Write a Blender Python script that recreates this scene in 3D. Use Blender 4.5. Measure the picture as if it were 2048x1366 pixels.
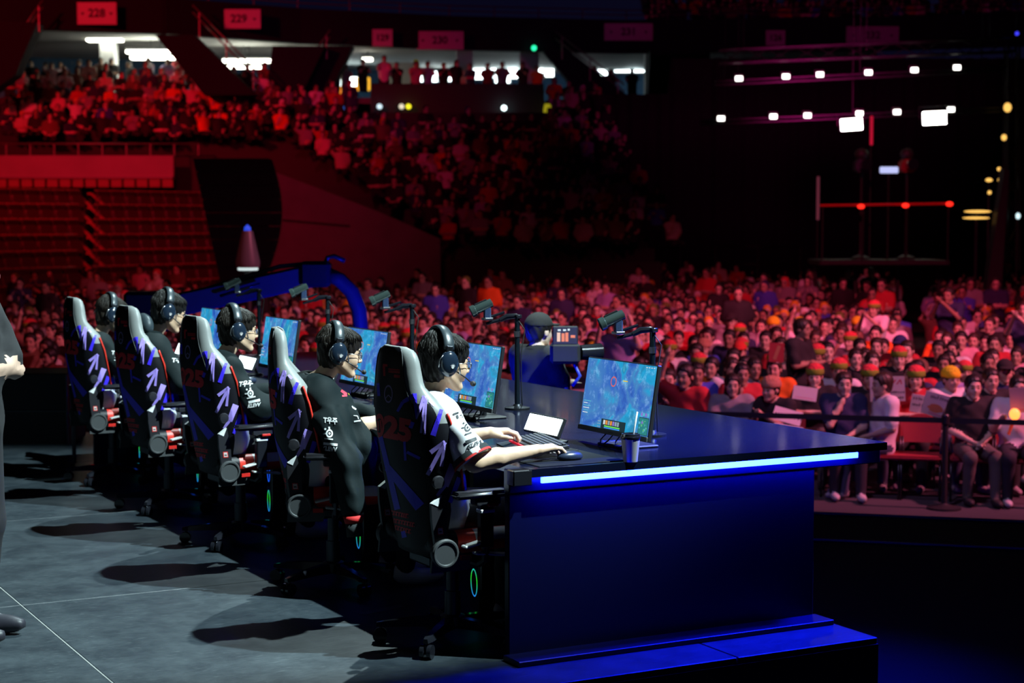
import bpy, bmesh, math, random
import numpy as np
from mathutils import Vector, Matrix
from mathutils.bvhtree import BVHTree

for _o in list(bpy.data.objects):
    bpy.data.objects.remove(_o, do_unlink=True)
SC = bpy.context.scene
COL = SC.collection
RNG = random.Random(7)

# ------------------------------------------------------------------ camera
F_PX = 3500.0            # focal length for a 2048 px wide frame
CAM_H = 1.84
HORIZON = 443.0
PITCH = math.atan((683.0 - HORIZON) / F_PX)
_cd = bpy.data.cameras.new('camera')
_cd.sensor_width = 36.0
_cd.lens = F_PX / 2048.0 * 36.0
_cd.clip_start = 0.05
_cd.clip_end = 300.0
_cd.dof.use_dof = True
_cd.dof.focus_distance = 8.0
_cd.dof.aperture_fstop = 3.2
CAM = bpy.data.objects.new('camera', _cd)
COL.objects.link(CAM)
CAM.location = (0.0, 0.0, CAM_H)
CAM.rotation_euler = (math.pi / 2 - PITCH, 0.0, 0.0)
SC.camera = CAM

_fw = Vector((0, math.cos(PITCH), -math.sin(PITCH)))
_up = Vector((0, math.sin(PITCH), math.cos(PITCH)))
CAM_P = Vector((0, 0, CAM_H))


def ray(px, py):
    """direction of the photograph's pixel in the world"""
    return (_fw + Vector((1, 0, 0)) * ((px - 1024.0) / F_PX) - _up * ((py - 683.0) / F_PX))


def at(px, py, y):
    """the point at world depth y seen in a pixel of the photograph"""
    d = ray(px, py)
    return CAM_P + d * (y / d.y)


def at_z(px, py, z):
    d = ray(px, py)
    return CAM_P + d * ((z - CAM_H) / d.z)


# ------------------------------------------------------------------ world, exposure
_w = bpy.data.worlds.new('arena_dark')
SC.world = _w
_w.use_nodes = True
_bg = _w.node_tree.nodes['Background']
_bg.inputs[0].default_value = (0.0022, 0.0020, 0.009, 1)
_bg.inputs[1].default_value = 1.0
SC.view_settings.view_transform = 'Standard'
SC.view_settings.look = 'None'
SC.view_settings.exposure = 0.0
SC.view_settings.gamma = 1.0
SC.view_settings.use_curve_mapping = False
SC.cycles.use_denoising = True
SC.cycles.max_bounces = 5
SC.cycles.diffuse_bounces = 2
SC.cycles.glossy_bounces = 2
SC.cycles.transmission_bounces = 4
SC.cycles.sample_clamp_indirect = 4.0
SC.cycles.caustics_reflective = False
SC.cycles.caustics_refractive = False


# ------------------------------------------------------------------ rig lights
def spot(name, pos, aim, watts, color, cone, blend=0.3, radius=0.15):
    ld = bpy.data.lights.new(name, 'SPOT')
    ld.energy = watts
    ld.color = color
    ld.spot_size = math.radians(cone)
    ld.spot_blend = blend
    ld.shadow_soft_size = radius
    o = bpy.data.objects.new(name, ld)
    COL.objects.link(o)
    o.location = pos
    o.rotation_euler = (Vector(aim) - Vector(pos)).to_track_quat('-Z', 'Y').to_euler()
    return o


WHITE_COOL = (0.74, 0.97, 1.0)
# white stage wash on the players: from the house truss in front of the desk, and from above
spot('stage_key_light', (0.6, 17.1, 11.4), (-1.9, 9.9, 0.6), 6800, WHITE_COOL, 26.5, 0.25, 0.09)
spot('stage_side_light', (6.25, 5.8, 11.4), (-1.8, 9.8, 0.7), 20500, WHITE_COOL, 27.2, 0.28, 0.10)
# red house wash on the stands, pink wash on the floor seats
spot('red_house_light', (-18.0, 34.0, 12.0), (-14.5, 55.0, 4.0), 12500, (1.0, 0.010, 0.028), 58, 0.8, 0.6)
spot('red_seat_light', (-8.0, 28.0, 10.0), (-11.0, 46.0, 1.5), 2200, (1.0, 0.012, 0.015), 45, 0.9, 0.5)
spot('crimson_house_light', (-5.0, 26.0, 12.0), (-7.0, 52.0, 3.4), 3900, (1.0, 0.018, 0.10), 36, 1.0, 0.6)
spot('pink_floor_light', (12.5, 15.0, 9.5), (4.5, 23.0, -0.3), 11000, (1.0, 0.19, 0.34), 62, 0.7, 0.4)
spot('lilac_spill_light', (1.5, 12.5, 8.0), (5.0, 20.0, -0.4), 800, (0.75, 0.50, 1.0), 46, 0.8, 0.3)
spot('pink_floor_far_light', (4.0, 18.0, 12.0), (7.0, 33.0, -0.5), 8000, (1.0, 0.07, 0.19), 50, 0.8, 0.5)
spot('crimson_floor_light', (-4.0, 16.0, 11.0), (-3.0, 30.0, 0.0), 1900, (1.0, 0.08, 0.09), 56, 0.8, 0.5)
spot('purple_upper_light', (8.0, 40.0, 5.0), (8.0, 62.0, 9.3), 1500, (0.8, 0.02, 0.30), 62, 0.9, 0.5)
spot('blue_upper_light', (-4.0, 44.0, 7.0), (-4.0, 60.0, 9.0), 260, (0.35, 0.06, 0.6), 55, 0.9, 0.5)
# blue uplight of the stage set on the camera crane
spot('blue_stage_light', (-0.5, 13.7, 0.2), (-2.2, 15.0, 1.4), 300, (0.01, 0.015, 1.0), 55, 0.6, 0.1)
spot('blue_deck_light', (5.0, 10.2, 5.5), (1.4, 8.3, 0.5), 22000, (0.004, 0.012, 1.0), 24, 0.9, 0.3)


# ------------------------------------------------------------------ materials
MATS = {}


def mat(name, color, rough=0.6, metal=0.0, emit=None, strength=0.0, noise=0.0, nscale=30.0, bump=0.0, spec=0.5,
        coat=0.0, alpha=None, sheen=0.0):
    if name in MATS:
        return MATS[name]
    m = bpy.data.materials.new(name)
    m.use_nodes = True
    nt = m.node_tree
    b = nt.nodes['Principled BSDF']
    b.inputs['Base Color'].default_value = (*color[:3], 1)
    b.inputs['Roughness'].default_value = rough
    b.inputs['Metallic'].default_value = metal
    b.inputs['Specular IOR Level'].default_value = spec
    b.inputs['Coat Weight'].default_value = coat
    b.inputs['Coat Roughness'].default_value = 0.08
    if sheen:
        b.inputs['Sheen Weight'].default_value = sheen
    if emit is not None:
        b.inputs['Emission Color'].default_value = (*emit[:3], 1)
        b.inputs['Emission Strength'].default_value = strength
    if alpha is not None:
        b.inputs['Transmission Weight'].default_value = alpha
    if noise or bump:
        tc = nt.nodes.new('ShaderNodeTexCoord')
        nz = nt.nodes.new('ShaderNodeTexNoise')
        nz.inputs['Scale'].default_value = nscale
        nz.inputs['Detail'].default_value = 4
        nt.links.new(tc.outputs['Object'], nz.inputs['Vector'])
        if noise:
            mx = nt.nodes.new('ShaderNodeMix')
            mx.data_type = 'RGBA'
            mx.inputs[6].default_value = (*[max(0, c * (1 - noise)) for c in color[:3]], 1)
            mx.inputs[7].default_value = (*[min(1, c * (1 + noise)) for c in color[:3]], 1)
            nt.links.new(nz.outputs['Fac'], mx.inputs[0])
            nt.links.new(mx.outputs[2], b.inputs['Base Color'])
        if bump:
            bp = nt.nodes.new('ShaderNodeBump')
            bp.inputs['Strength'].default_value = bump
            bp.inputs['Distance'].default_value = 0.01
            nt.links.new(nz.outputs['Fac'], bp.inputs['Height'])
            nt.links.new(bp.outputs['Normal'], b.inputs['Normal'])
    MATS[name] = m
    return m


def objcolor_mat(name, rough=0.8, random_ramp=None):
    """base colour taken from the object's own colour, or from a ramp over the object's random number"""
    if name in MATS:
        return MATS[name]
    m = bpy.data.materials.new(name)
    m.use_nodes = True
    nt = m.node_tree
    b = nt.nodes['Principled BSDF']
    b.inputs['Roughness'].default_value = rough
    oi = nt.nodes.new('ShaderNodeObjectInfo')
    if random_ramp:
        rp = nt.nodes.new('ShaderNodeValToRGB')
        rp.color_ramp.interpolation = 'CONSTANT'
        els = rp.color_ramp.elements
        n = len(random_ramp)
        while len(els) < n:
            els.new(0.5)
        for i, c in enumerate(random_ramp):
            els[i].position = i / n
            els[i].color = (*c, 1)
        nt.links.new(oi.outputs['Random'], rp.inputs[0])
        nt.links.new(rp.outputs[0], b.inputs['Base Color'])
    else:
        nt.links.new(oi.outputs['Color'], b.inputs['Base Color'])
    MATS[name] = m
    return m


# ------------------------------------------------------------------ mesh builder
class MB:
    def __init__(s):
        s.v, s.f, s.m = [], [], []

    def add(s, verts, faces, mi=0):
        o = len(s.v)
        s.v.extend([tuple(p) for p in verts])
        s.f.extend([tuple(i + o for i in f) for f in faces])
        s.m.extend([mi] * len(faces))
        return s

    def box(s, c, size, bev=0.0, rot=None, mi=0, seg=1):
        bm = bmesh.new()
        bmesh.ops.create_cube(bm, size=1.0)
        for v in bm.verts:
            v.co = Vector((v.co.x * size[0], v.co.y * size[1], v.co.z * size[2]))
        if bev > 0:
            bmesh.ops.bevel(bm, geom=list(bm.edges), offset=bev, segments=seg, affect='EDGES')
        M = Matrix.Translation(c)
        if rot is not None:
            M = M @ rot.to_4x4()
        bm.verts.index_update()
        vs = [M @ v.co for v in bm.verts]
        fs = [[v.index for v in f.verts] for f in bm.faces]
        bm.free()
        return s.add(vs, fs, mi)

    def cyl(s, p0, p1, r0, r1=None, n=12, cap=True, mi=0):
        return s.tube([p0, p1], [r0, r0 if r1 is None else r1], n, cap, mi)

    def tube(s, path, radii, n=8, cap=True, mi=0, flat=None):
        path = [Vector(p) for p in path]
        if not hasattr(radii, '__len__'):
            radii = [radii] * len(path)
        vs = []
        ref = None
        for i, p in enumerate(path):
            d = (path[min(i + 1, len(path) - 1)] - path[max(i - 1, 0)])
            d = d.normalized() if d.length > 1e-9 else Vector((0, 0, 1))
            if ref is None:
                ref = Vector((0, 0, 1)) if abs(d.z) < 0.9 else Vector((1, 0, 0))
            a = (ref - d * ref.dot(d))
            a = a.normalized() if a.length > 1e-6 else d.orthogonal().normalized()
            b = d.cross(a)
            ref = a
            for k in range(n):
                t = 2 * math.pi * k / n
                fl = flat if flat else 1.0
                vs.append(p + a * (math.cos(t) * radii[i] * fl) + b * (math.sin(t) * radii[i]))
        fs = []
        for i in range(len(path) - 1):
            for k in range(n):
                k2 = (k + 1) % n
                fs.append((i * n + k, i * n + k2, (i + 1) * n + k2, (i + 1) * n + k))
        if cap:
            fs.append(tuple(range(n - 1, -1, -1)))
            fs.append(tuple((len(path) - 1) * n + k for k in range(n)))
        return s.add(vs, fs, mi)

    def lathe(s, prof, n=16, M=None, mi=0):
        """prof: list of (radius, height), turned about Z, then placed with M"""
        vs, fs = [], []
        for r, z in prof:
            for k in range(n):
                t = 2 * math.pi * k / n
                vs.append(Vector((r * math.cos(t), r * math.sin(t), z)))
        for i in range(len(prof) - 1):
            for k in range(n):
                k2 = (k + 1) % n
                fs.append((i * n + k, i * n + k2, (i + 1) * n + k2, (i + 1) * n + k))
        fs.append(tuple(range(n - 1, -1, -1)))
        fs.append(tuple((len(prof) - 1) * n + k for k in range(n)))
        if M is not None:
            vs = [M @ v for v in vs]
        return s.add(vs, fs, mi)

    def prism(s, poly, z0, z1, M=None, mi=0):
        n = len(poly)
        vs = [Vector((x, y, z0)) for x, y in poly] + [Vector((x, y, z1)) for x, y in poly]
        fs = [tuple(range(n - 1, -1, -1)), tuple(range(n, 2 * n))]
        for k in range(n):
            fs.append((k, (k + 1) % n, n + (k + 1) % n, n + k))
        if M is not None:
            vs = [M @ v for v in vs]
        return s.add(vs, fs, mi)

    def quad(s, a, b, c, d, mi=0):
        return s.add([a, b, c, d], [(0, 1, 2, 3)], mi)

    def ell(s, c, r, nu=14, nv=9, M=None, mi=0):
        vs, fs = [], []
        c = Vector(c)
        for j in range(1, nv):
            ph = math.pi * j / nv
            for i in range(nu):
                t = 2 * math.pi * i / nu
                vs.append(c + Vector((r[0] * math.sin(ph) * math.cos(t), r[1] * math.sin(ph) * math.sin(t), r[2] * math.cos(ph))))
        top, bot = len(vs), len(vs) + 1
        vs += [c + Vector((0, 0, r[2])), c - Vector((0, 0, r[2]))]
        for j in range(nv - 2):
            for i in range(nu):
                i2 = (i + 1) % nu
                fs.append((j * nu + i, (j + 1) * nu + i, (j + 1) * nu + i2, j * nu + i2))
        for i in range(nu):
            i2 = (i + 1) % nu
            fs.append((top, i, i2))
            fs.append((bot, (nv - 2) * nu + i2, (nv - 2) * nu + i))
        if M is not None:
            vs = [M @ v for v in vs]
        return s.add(vs, fs, mi)

    def build(s, name, mats, parent=None, smooth=False, angle=None):
        me = bpy.data.meshes.new(name)
        me.from_pydata([tuple(v) for v in s.v], [], s.f)
        if not isinstance(mats, (list, tuple)):
            mats = [mats]
        for m in mats:
            me.materials.append(m)
        if len(mats) > 1:
            me.polygons.foreach_set('material_index', s.m)
        bm = bmesh.new()
        bm.from_mesh(me)
        bmesh.ops.recalc_face_normals(bm, faces=bm.faces)
        bm.to_mesh(me)
        bm.free()
        if smooth:
            me.polygons.foreach_set('use_smooth', [True] * len(me.polygons))
            if angle is not None:
                me.set_sharp_from_angle(angle=math.radians(angle))
        me.update()
        return obj(name, me, parent)


def obj(name, me, parent=None):
    o = bpy.data.objects.new(name, me)
    COL.objects.link(o)
    if parent is not None:
        o.parent = parent
    return o


def empty(name, loc=(0, 0, 0), rz=0.0):
    o = bpy.data.objects.new(name, None)
    o.empty_display_size = 0.1
    COL.objects.link(o)
    o.location = loc
    o.rotation_euler = (0, 0, rz)
    return o


def tag(o, label, cat, group=None, kind=None):
    o['label'] = label
    o['category'] = cat
    if group:
        o['group'] = group
    if kind:
        o['kind'] = kind
    return o


def struct(o, label=None, kind='structure'):
    o['kind'] = kind
    if label:
        o['label'] = label
    return o


def copy_tree(o, parent=None):
    c = o.copy()
    COL.objects.link(c)
    c.parent = parent
    for ch in list(o.children):
        copy_tree(ch, c)
    return c


def place(o, loc, rz=0.0):
    o.location = loc
    o.rotation_euler = (0, 0, rz)
    return o


# ------------------------------------------------------------------ text to polygons
def text_mesh(txt, size=1.0, bold=0.0, align='CENTER'):
    cu = bpy.data.curves.new('lettering', 'FONT')
    cu.body = txt
    cu.size = size
    cu.offset = bold
    cu.align_x = align
    cu.align_y = 'CENTER'
    cu.resolution_u = 3
    o = bpy.data.objects.new('lettering', cu)
    COL.objects.link(o)
    dg = bpy.context.evaluated_depsgraph_get()
    me = bpy.data.meshes.new_from_object(o.evaluated_get(dg))
    vs = [v.co.copy() for v in me.vertices]
    fs = [tuple(p.vertices) for p in me.polygons]
    bpy.data.objects.remove(o, do_unlink=True)
    bpy.data.curves.remove(cu)
    bpy.data.meshes.remove(me)
    return vs, fs


# ------------------------------------------------------------------ implicit surfaces
def _v(p):
    return np.asarray(p, dtype=np.float32)


def sd_ell(P, c, r):
    r = _v(r)
    q = (P - _v(c)) / r
    k0 = np.sqrt((q * q).sum(1)) + 1e-9
    q /= r
    k1 = np.sqrt((q * q).sum(1)) + 1e-9
    return k0 * (k0 - 1) / k1


def sd_cone(P, a, b, ra, rb, n=None, f=1.0):
    a, b = _v(a), _v(b)
    ab = b - a
    pa = P - a
    h = np.clip(pa @ ab / max(1e-9, float(ab @ ab)), 0, 1)
    w = pa - h[:, None] * ab
    if n is not None:
        n = _v(n)
        n = n / np.linalg.norm(n)
        w = w + (w @ n)[:, None] * n * (1.0 / f - 1.0)
    return np.sqrt((w * w).sum(1)) - (ra + (rb - ra) * h)


def smin(a, b, k):
    if k <= 0:
        return np.minimum(a, b)
    h = np.clip(0.5 + 0.5 * (b - a) / k, 0, 1)
    return b + (a - b) * h - k * h * (1 - h)


def smax(a, b, k):
    return -smin(-a, -b, k)


def eval_prims(P, prims, grow=0.0):
    d = None
    for pr in prims:
        kind, k = pr[0], pr[-1]
        if kind == 'e':
            q = sd_ell(P, pr[1], pr[2])
        else:
            q = sd_cone(P, *pr[1:-1])
        q = q - grow
        d = q if d is None else smin(d, q, k)
    return d


def surface_nets(fn, lo, hi, h):
    """vertices and quads of fn = 0 inside the box lo..hi"""
    lo, hi = _v(lo), _v(hi)
    n = np.maximum(3, np.ceil((hi - lo) / h).astype(int) + 1)
    ax = [lo[i] + h * np.arange(n[i], dtype=np.float32) for i in range(3)]
    G = np.stack(np.meshgrid(*ax, indexing='ij'), -1).reshape(-1, 3)
    F = np.empty(len(G), dtype=np.float32)
    for i in range(0, len(G), 200000):
        F[i:i + 200000] = fn(G[i:i + 200000])
    F = F.reshape(n)
    S = F < 0
    c = [F[i:n[0] - 1 + i, j:n[1] - 1 + j, k:n[2] - 1 + k] for i in (0, 1) for j in (0, 1) for k in (0, 1)]
    cs = np.stack([q < 0 for q in c])
    act = cs.any(0) & ~cs.all(0)
    idx = np.argwhere(act)
    if len(idx) == 0:
        return np.zeros((0, 3)), np.zeros((0, 4), int)
    vals = np.stack([q[act] for q in c])
    corner = np.array([(i, j, k) for i in (0, 1) for j in (0, 1) for k in (0, 1)], dtype=np.float32)
    acc = np.zeros((len(idx), 3), dtype=np.float32)
    cnt = np.zeros(len(idx), dtype=np.float32)
    for p in range(8):
        for q in range(p + 1, 8):
            if np.abs(corner[p] - corner[q]).sum() != 1:
                continue
            a, b = vals[p], vals[q]
            cr = (a < 0) != (b < 0)
            t = np.where(cr, a / np.where(cr, a - b, 1), 0)
            pt = corner[p] + t[:, None] * (corner[q] - corner[p])
            acc += pt * cr[:, None]
            cnt += cr
    V = lo + h * (idx + acc / cnt[:, None])
    ID = -np.ones(act.shape, dtype=np.int64)
    ID[act] = np.arange(len(idx))
    Q = []
    for a in range(3):
        b, d = (a + 1) % 3, (a + 2) % 3
        s0 = [slice(None)] * 3
        s1 = [slice(None)] * 3
        s0[a] = slice(0, n[a] - 1)
        s1[a] = slice(1, n[a])
        ch = S[tuple(s0)] != S[tuple(s1)]
        E = np.argwhere(ch)
        ok = (E[:, b] > 0) & (E[:, d] > 0) & (E[:, b] < n[b] - 1) & (E[:, d] < n[d] - 1)
        E = E[ok]
        if not len(E):
            continue
        def cell(ob, od):
            q = E.copy()
            q[:, b] += ob
            q[:, d] += od
            return ID[q[:, 0], q[:, 1], q[:, 2]]
        quad = np.stack([cell(-1, -1), cell(0, -1), cell(0, 0), cell(-1, 0)], 1)
        fl = ~S[E[:, 0], E[:, 1], E[:, 2]]
        quad[fl] = quad[fl][:, ::-1]
        Q.append(quad)
    return V, np.concatenate(Q)


def np_mesh(name, V, Q, mats, mi=None, smooth=True):
    me = bpy.data.meshes.new(name)
    V = np.asarray(V, dtype=np.float32)
    Q = np.asarray(Q, dtype=np.int32)
    me.vertices.add(len(V))
    me.vertices.foreach_set('co', V.ravel())
    k = Q.shape[1]
    me.loops.add(len(Q) * k)
    me.loops.foreach_set('vertex_index', Q.ravel())
    me.polygons.add(len(Q))
    me.polygons.foreach_set('loop_start', np.arange(0, len(Q) * k, k, dtype=np.int32))
    for m in (mats if isinstance(mats, (list, tuple)) else [mats]):
        me.materials.append(m)
    if mi is not None:
        me.polygons.foreach_set('material_index', np.asarray(mi, dtype=np.int32))
    if smooth:
        me.polygons.foreach_set('use_smooth', np.ones(len(Q), dtype=bool))
    me.update(calc_edges=True)
    return me


def merge(parts):
    """join (V, Q) pairs"""
    Vs, Qs, o = [], [], 0
    for V, Q in parts:
        if len(V) == 0:
            continue
        Vs.append(V)
        Qs.append(Q + o)
        o += len(V)
    return np.concatenate(Vs), np.concatenate(Qs)


def drop_inside(V, Q, boxes, m=0.008):
    """leave out the faces whose centre lies inside one of the boxes"""
    C = V[Q].mean(1)
    keep = np.ones(len(Q), bool)
    for lo, hi in boxes:
        keep &= ~((C > _v(lo) + m) & (C < _v(hi) - m)).all(1)
    Q = Q[keep]
    used = np.unique(Q)
    remap = -np.ones(len(V), int)
    remap[used] = np.arange(len(used))
    return V[used], remap[Q]


# ------------------------------------------------------------------ stage frame: u towards the screens, v along the row of seats
ANG = math.radians(28.26)
ORG = Vector((-0.26, 7.57, 0.0))
EU = Vector((math.cos(ANG), math.sin(ANG), 0))
EV = Vector((-math.sin(ANG), math.cos(ANG), 0))
PITCH_V = 1.362          # spacing of the five seats
SEAT_V = [i * PITCH_V for i in range(5)]
DESK_Z = 0.81


def SF(u, v, z=0.0):
    return ORG + EU * u + EV * v + Vector((0, 0, z))


def stage_floor_mat():
    m = bpy.data.materials.new('worn_stage_vinyl')
    m.use_nodes = True
    nt = m.node_tree
    b = nt.nodes['Principled BSDF']
    tc = nt.nodes.new('ShaderNodeTexCoord')
    n1 = nt.nodes.new('ShaderNodeTexNoise')
    n1.inputs['Scale'].default_value = 3.0
    n1.inputs['Detail'].default_value = 9
    n1.inputs['Roughness'].default_value = 0.75
    mp = nt.nodes.new('ShaderNodeMapping')
    mp.inputs['Scale'].default_value = (14, 90, 1)
    mp.inputs['Rotation'].default_value = (0, 0, 0.5)
    n2 = nt.nodes.new('ShaderNodeTexNoise')
    n2.inputs['Scale'].default_value = 1.0
    n2.inputs['Detail'].default_value = 5
    rp = nt.nodes.new('ShaderNodeValToRGB')
    rp.color_ramp.elements[0].position = 0.40
    rp.color_ramp.elements[0].color = (0.018, 0.026, 0.034, 1)
    rp.color_ramp.elements[1].position = 0.66
    rp.color_ramp.elements[1].color = (0.042, 0.056, 0.066, 1)
    sc = nt.nodes.new('ShaderNodeValToRGB')
    sc.color_ramp.elements[0].position = 0.62
    sc.color_ramp.elements[0].color = (0, 0, 0, 1)
    sc.color_ramp.elements[1].position = 0.72
    sc.color_ramp.elements[1].color = (0.055, 0.06, 0.06, 1)
    ad = nt.nodes.new('ShaderNodeMix')
    ad.data_type = 'RGBA'
    ad.blend_type = 'ADD'
    ad.inputs[0].default_value = 1.0
    L = nt.links.new
    L(tc.outputs['Object'], n1.inputs['Vector'])
    L(tc.outputs['Object'], mp.inputs['Vector'])
    L(mp.outputs[0], n2.inputs['Vector'])
    L(n1.outputs['Fac'], rp.inputs[0])
    L(n2.outputs['Fac'], sc.inputs[0])
    L(rp.outputs[0], ad.inputs[6])
    L(sc.outputs[0], ad.inputs[7])
    L(ad.outputs[2], b.inputs['Base Color'])
    mr = nt.nodes.new('ShaderNodeMapRange')
    mr.inputs['To Min'].default_value = 0.28
    mr.inputs['To Max'].default_value = 0.55
    L(n1.outputs['Fac'], mr.inputs['Value'])
    L(mr.outputs[0], b.inputs['Roughness'])
    bp = nt.nodes.new('ShaderNodeBump')
    bp.inputs['Strength'].default_value = 0.25
    bp.inputs['Distance'].default_value = 0.004
    L(n2.outputs['Fac'], bp.inputs['Height'])
    L(bp.outputs[0], b.inputs['Normal'])
    return m


M_FLOOR = stage_floor_mat()
M_BLACK = mat('matte_black', (0.012, 0.012, 0.014), 0.6)
M_BLACKP = mat('black_plastic', (0.018, 0.018, 0.022), 0.38)
M_BLACKG = mat('gloss_black', (0.012, 0.013, 0.018), 0.16, coat=0.4)
M_GREYP = mat('grey_plastic', (0.05, 0.055, 0.058), 0.5)
M_STEEL = mat('steel', (0.45, 0.46, 0.48), 0.3, 1.0)
M_DSTEEL = mat('dark_steel', (0.06, 0.065, 0.075), 0.35, 0.9)
M_WHITEP = mat('white_plastic', (0.78, 0.80, 0.80), 0.4)
M_REDP = mat('red_plastic', (0.62, 0.02, 0.015), 0.4)
M_CURTAIN = mat('black_drape', (0.010, 0.009, 0.013), 0.95)

# stage platform
fl = MB()
U0, U1, V0, V1 = -4.6, 1.70, -0.82, 8.4
c = (SF(U0, V0) + SF(U1, V1)) / 2
fl.box(((U0 + U1) / 2, (V0 + V1) / 2, -0.195), (U1 - U0, V1 - V0, 0.33))
stage = fl.build('floor_stage', mat('stage_riser_black', (0.012, 0.012, 0.016), 0.5))
place(stage, ORG, ANG)
struct(stage, 'black raised stage platform under the row of gaming chairs')
us = [U0, -3.94, -1.5, 0.94, U1]
vs = [V0, 1.64, 4.08, 6.52, V1]
for i in range(4):
    for j in range(4):
        mb = MB()
        mb.box(((us[i] + us[i + 1]) / 2, (vs[j] + vs[j + 1]) / 2, -0.015),
               (us[i + 1] - us[i] - 0.007, vs[j + 1] - vs[j] - 0.007, 0.03), 0.003)
        mb.build('floor_panel', M_FLOOR, stage)
# bright joint strip let into the floor
mb = MB()
mb.box((-1.5, 3.5, -0.004), (0.006, 8.4, 0.006))
mb.build('joint_strip', mat('pale_joint', (0.30, 0.31, 0.30), 0.5), stage)
# thin pale strips: lit floor at the desk's shadow edge, put into colour
for (u, v, du, dv, r) in ((-0.17, 1.36, 0.05, 0.62, 0.06), (-0.02, 0.72, 0.26, 0.05, 0.3)):
    mb = MB()
    mb.box((0, 0, 0.0008), (du, dv, 0.0012))
    t = mb.build('lit_edge_strip', mat('lit_edge_grey', (0.10, 0.115, 0.125), 0.45), stage)
    place(t, (u, v, 0.0005), r)

# lower stage deck and the edge of the stage towards the audience
LOW_Z = -0.35
AX = Vector((0.968, -0.25, 0)).normalized()      # along the audience rows
BX = Vector((0.25, 0.968, 0)).normalized()       # away from the stage
E0 = at_z(1834, 1034, LOW_Z)
E0 = Vector((E0.x, E0.y, 0))
mb = MB()
p = [E0 - AX * 30, E0 + AX * 22, E0 + AX * 22 - BX * 18, E0 - AX * 30 - BX * 18]
mb.prism([(q.x, q.y) for q in p], LOW_Z - 0.7, LOW_Z)
lower = mb.build('floor_apron', mat('black_deck', (0.0025, 0.0018, 0.0016), 0.8, spec=0.05, noise=0.3, nscale=8))
struct(lower, 'black lower stage deck in front of the desk')
for off in (0.03, 1.15):
    mb = MB()
    a0, a1 = E0 - AX * 8 - BX * off, E0 + AX * 12 - BX * off
    mb.box((0, 0, 0), ((a1 - a0).length, 0.045 if off < 1 else 0.012, 0.012))
    t = mb.build('deck_edge_trim', M_BLACK if off < 1 else mat('deck_seam', (0.05, 0.045, 0.05), 0.5), lower)
    place(t, (a0 + a1) / 2 + Vector((0, 0, LOW_Z + 0.006)), math.atan2(AX.y, AX.x))
ARENA_Z = -1.06
mb = MB()
mb.box((0, 40, 15.2), (110, 110, 0.3))
rf = mb.build('ceiling_arena', mat('roof_black', (0.006, 0.006, 0.008), 0.9))
struct(rf, 'black roof of the arena high above')
mb = MB()
mb.box((0, 45, ARENA_Z - 0.05), (120, 120, 0.1))
ar = mb.build('floor_arena', mat('arena_concrete', (0.055, 0.050, 0.058), 0.75, noise=0.25, nscale=1.5))
struct(ar, 'concrete arena floor under the audience seats')

# ------------------------------------------------------------------ the desk
desk = empty('gaming_desk', ORG, ANG)
tag(desk, 'long black gaming desk with a glowing blue light strip across its end panel', 'desk')
DV0, DV1 = -0.41, 6.15
M_DTOP = mat('desk_top_gloss', (0.003, 0.005, 0.020), 0.24, coat=0.2, spec=0.4)
M_DPAN = mat('desk_panel_lacquer', (0.0010, 0.0022, 0.028), 0.36, spec=0.35)
mb = MB()
mb.prism([(0.13, DV0 - 0.05), (2.04, DV0 - 0.05), (2.00, DV1), (0.13, DV1)], DESK_Z - 0.035, DESK_Z)
mb.build('desk_top', M_DTOP, desk)
mb = MB()
mb.box((1.05, DV0 + 0.022, DESK_Z - 0.052), (1.98, 0.05, 0.10), 0.004)
mb.build('end_rail', M_DPAN, desk)
mb = MB()
mb.box((0.865, DV0 + 0.03, (DESK_Z - 0.1) / 2 + 0.012), (1.60, 0.04, DESK_Z - 0.11), 0.004)
mb.build('end_panel', M_DPAN, desk)
mb = MB()
mb.box((0.84, DV1 - 0.03, (DESK_Z - 0.05) / 2), (1.60, 0.04, DESK_Z - 0.06), 0.004)
mb.build('end_panel', M_DPAN, desk)
mb = MB()
mb.box((1.62, (DV0 + DV1) / 2, 0.36), (0.04, DV1 - DV0 - 0.08, 0.72))
mb.build('front_panel', M_DPAN, desk)
for i in range(4):
    mb = MB()
    mb.box((1.02, SEAT_V[i] + PITCH_V / 2, 0.36), (1.16, 0.04, 0.72))
    mb.build('support_panel', M_BLACK, desk)
mb = MB()
mb.box((0.86, DV0 - 0.055, 0.012), (1.64, 0.14, 0.024), 0.003)
mb.build('base_plate', M_DPAN, desk)
mb = MB()
mb.box((1.03, DV0 - 0.043, DESK_Z - 0.049), (1.68, 0.014, 0.026), 0.002)
led = mb.build('light_strip', mat('blue_led', (0.2, 0.5, 1.0), 0.4, emit=(0.0042, 0.0105, 1.0), strength=100), desk)
led['label'] = 'glowing pale blue light strip'
mb = MB()
mb.box((0.10, DV0 - 0.02, DESK_Z - 0.034), (0.09, 0.062, 0.066), 0.004)
mb.build('corner_block', M_BLACKG, desk)
mb = MB()
mb.box((2.01, (DV0 + DV1) / 2, DESK_Z - 0.05), (0.012, DV1 - DV0 - 0.1, 0.02), 0.002)
mb.build('light_strip', MATS['blue_led'], desk)


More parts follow.
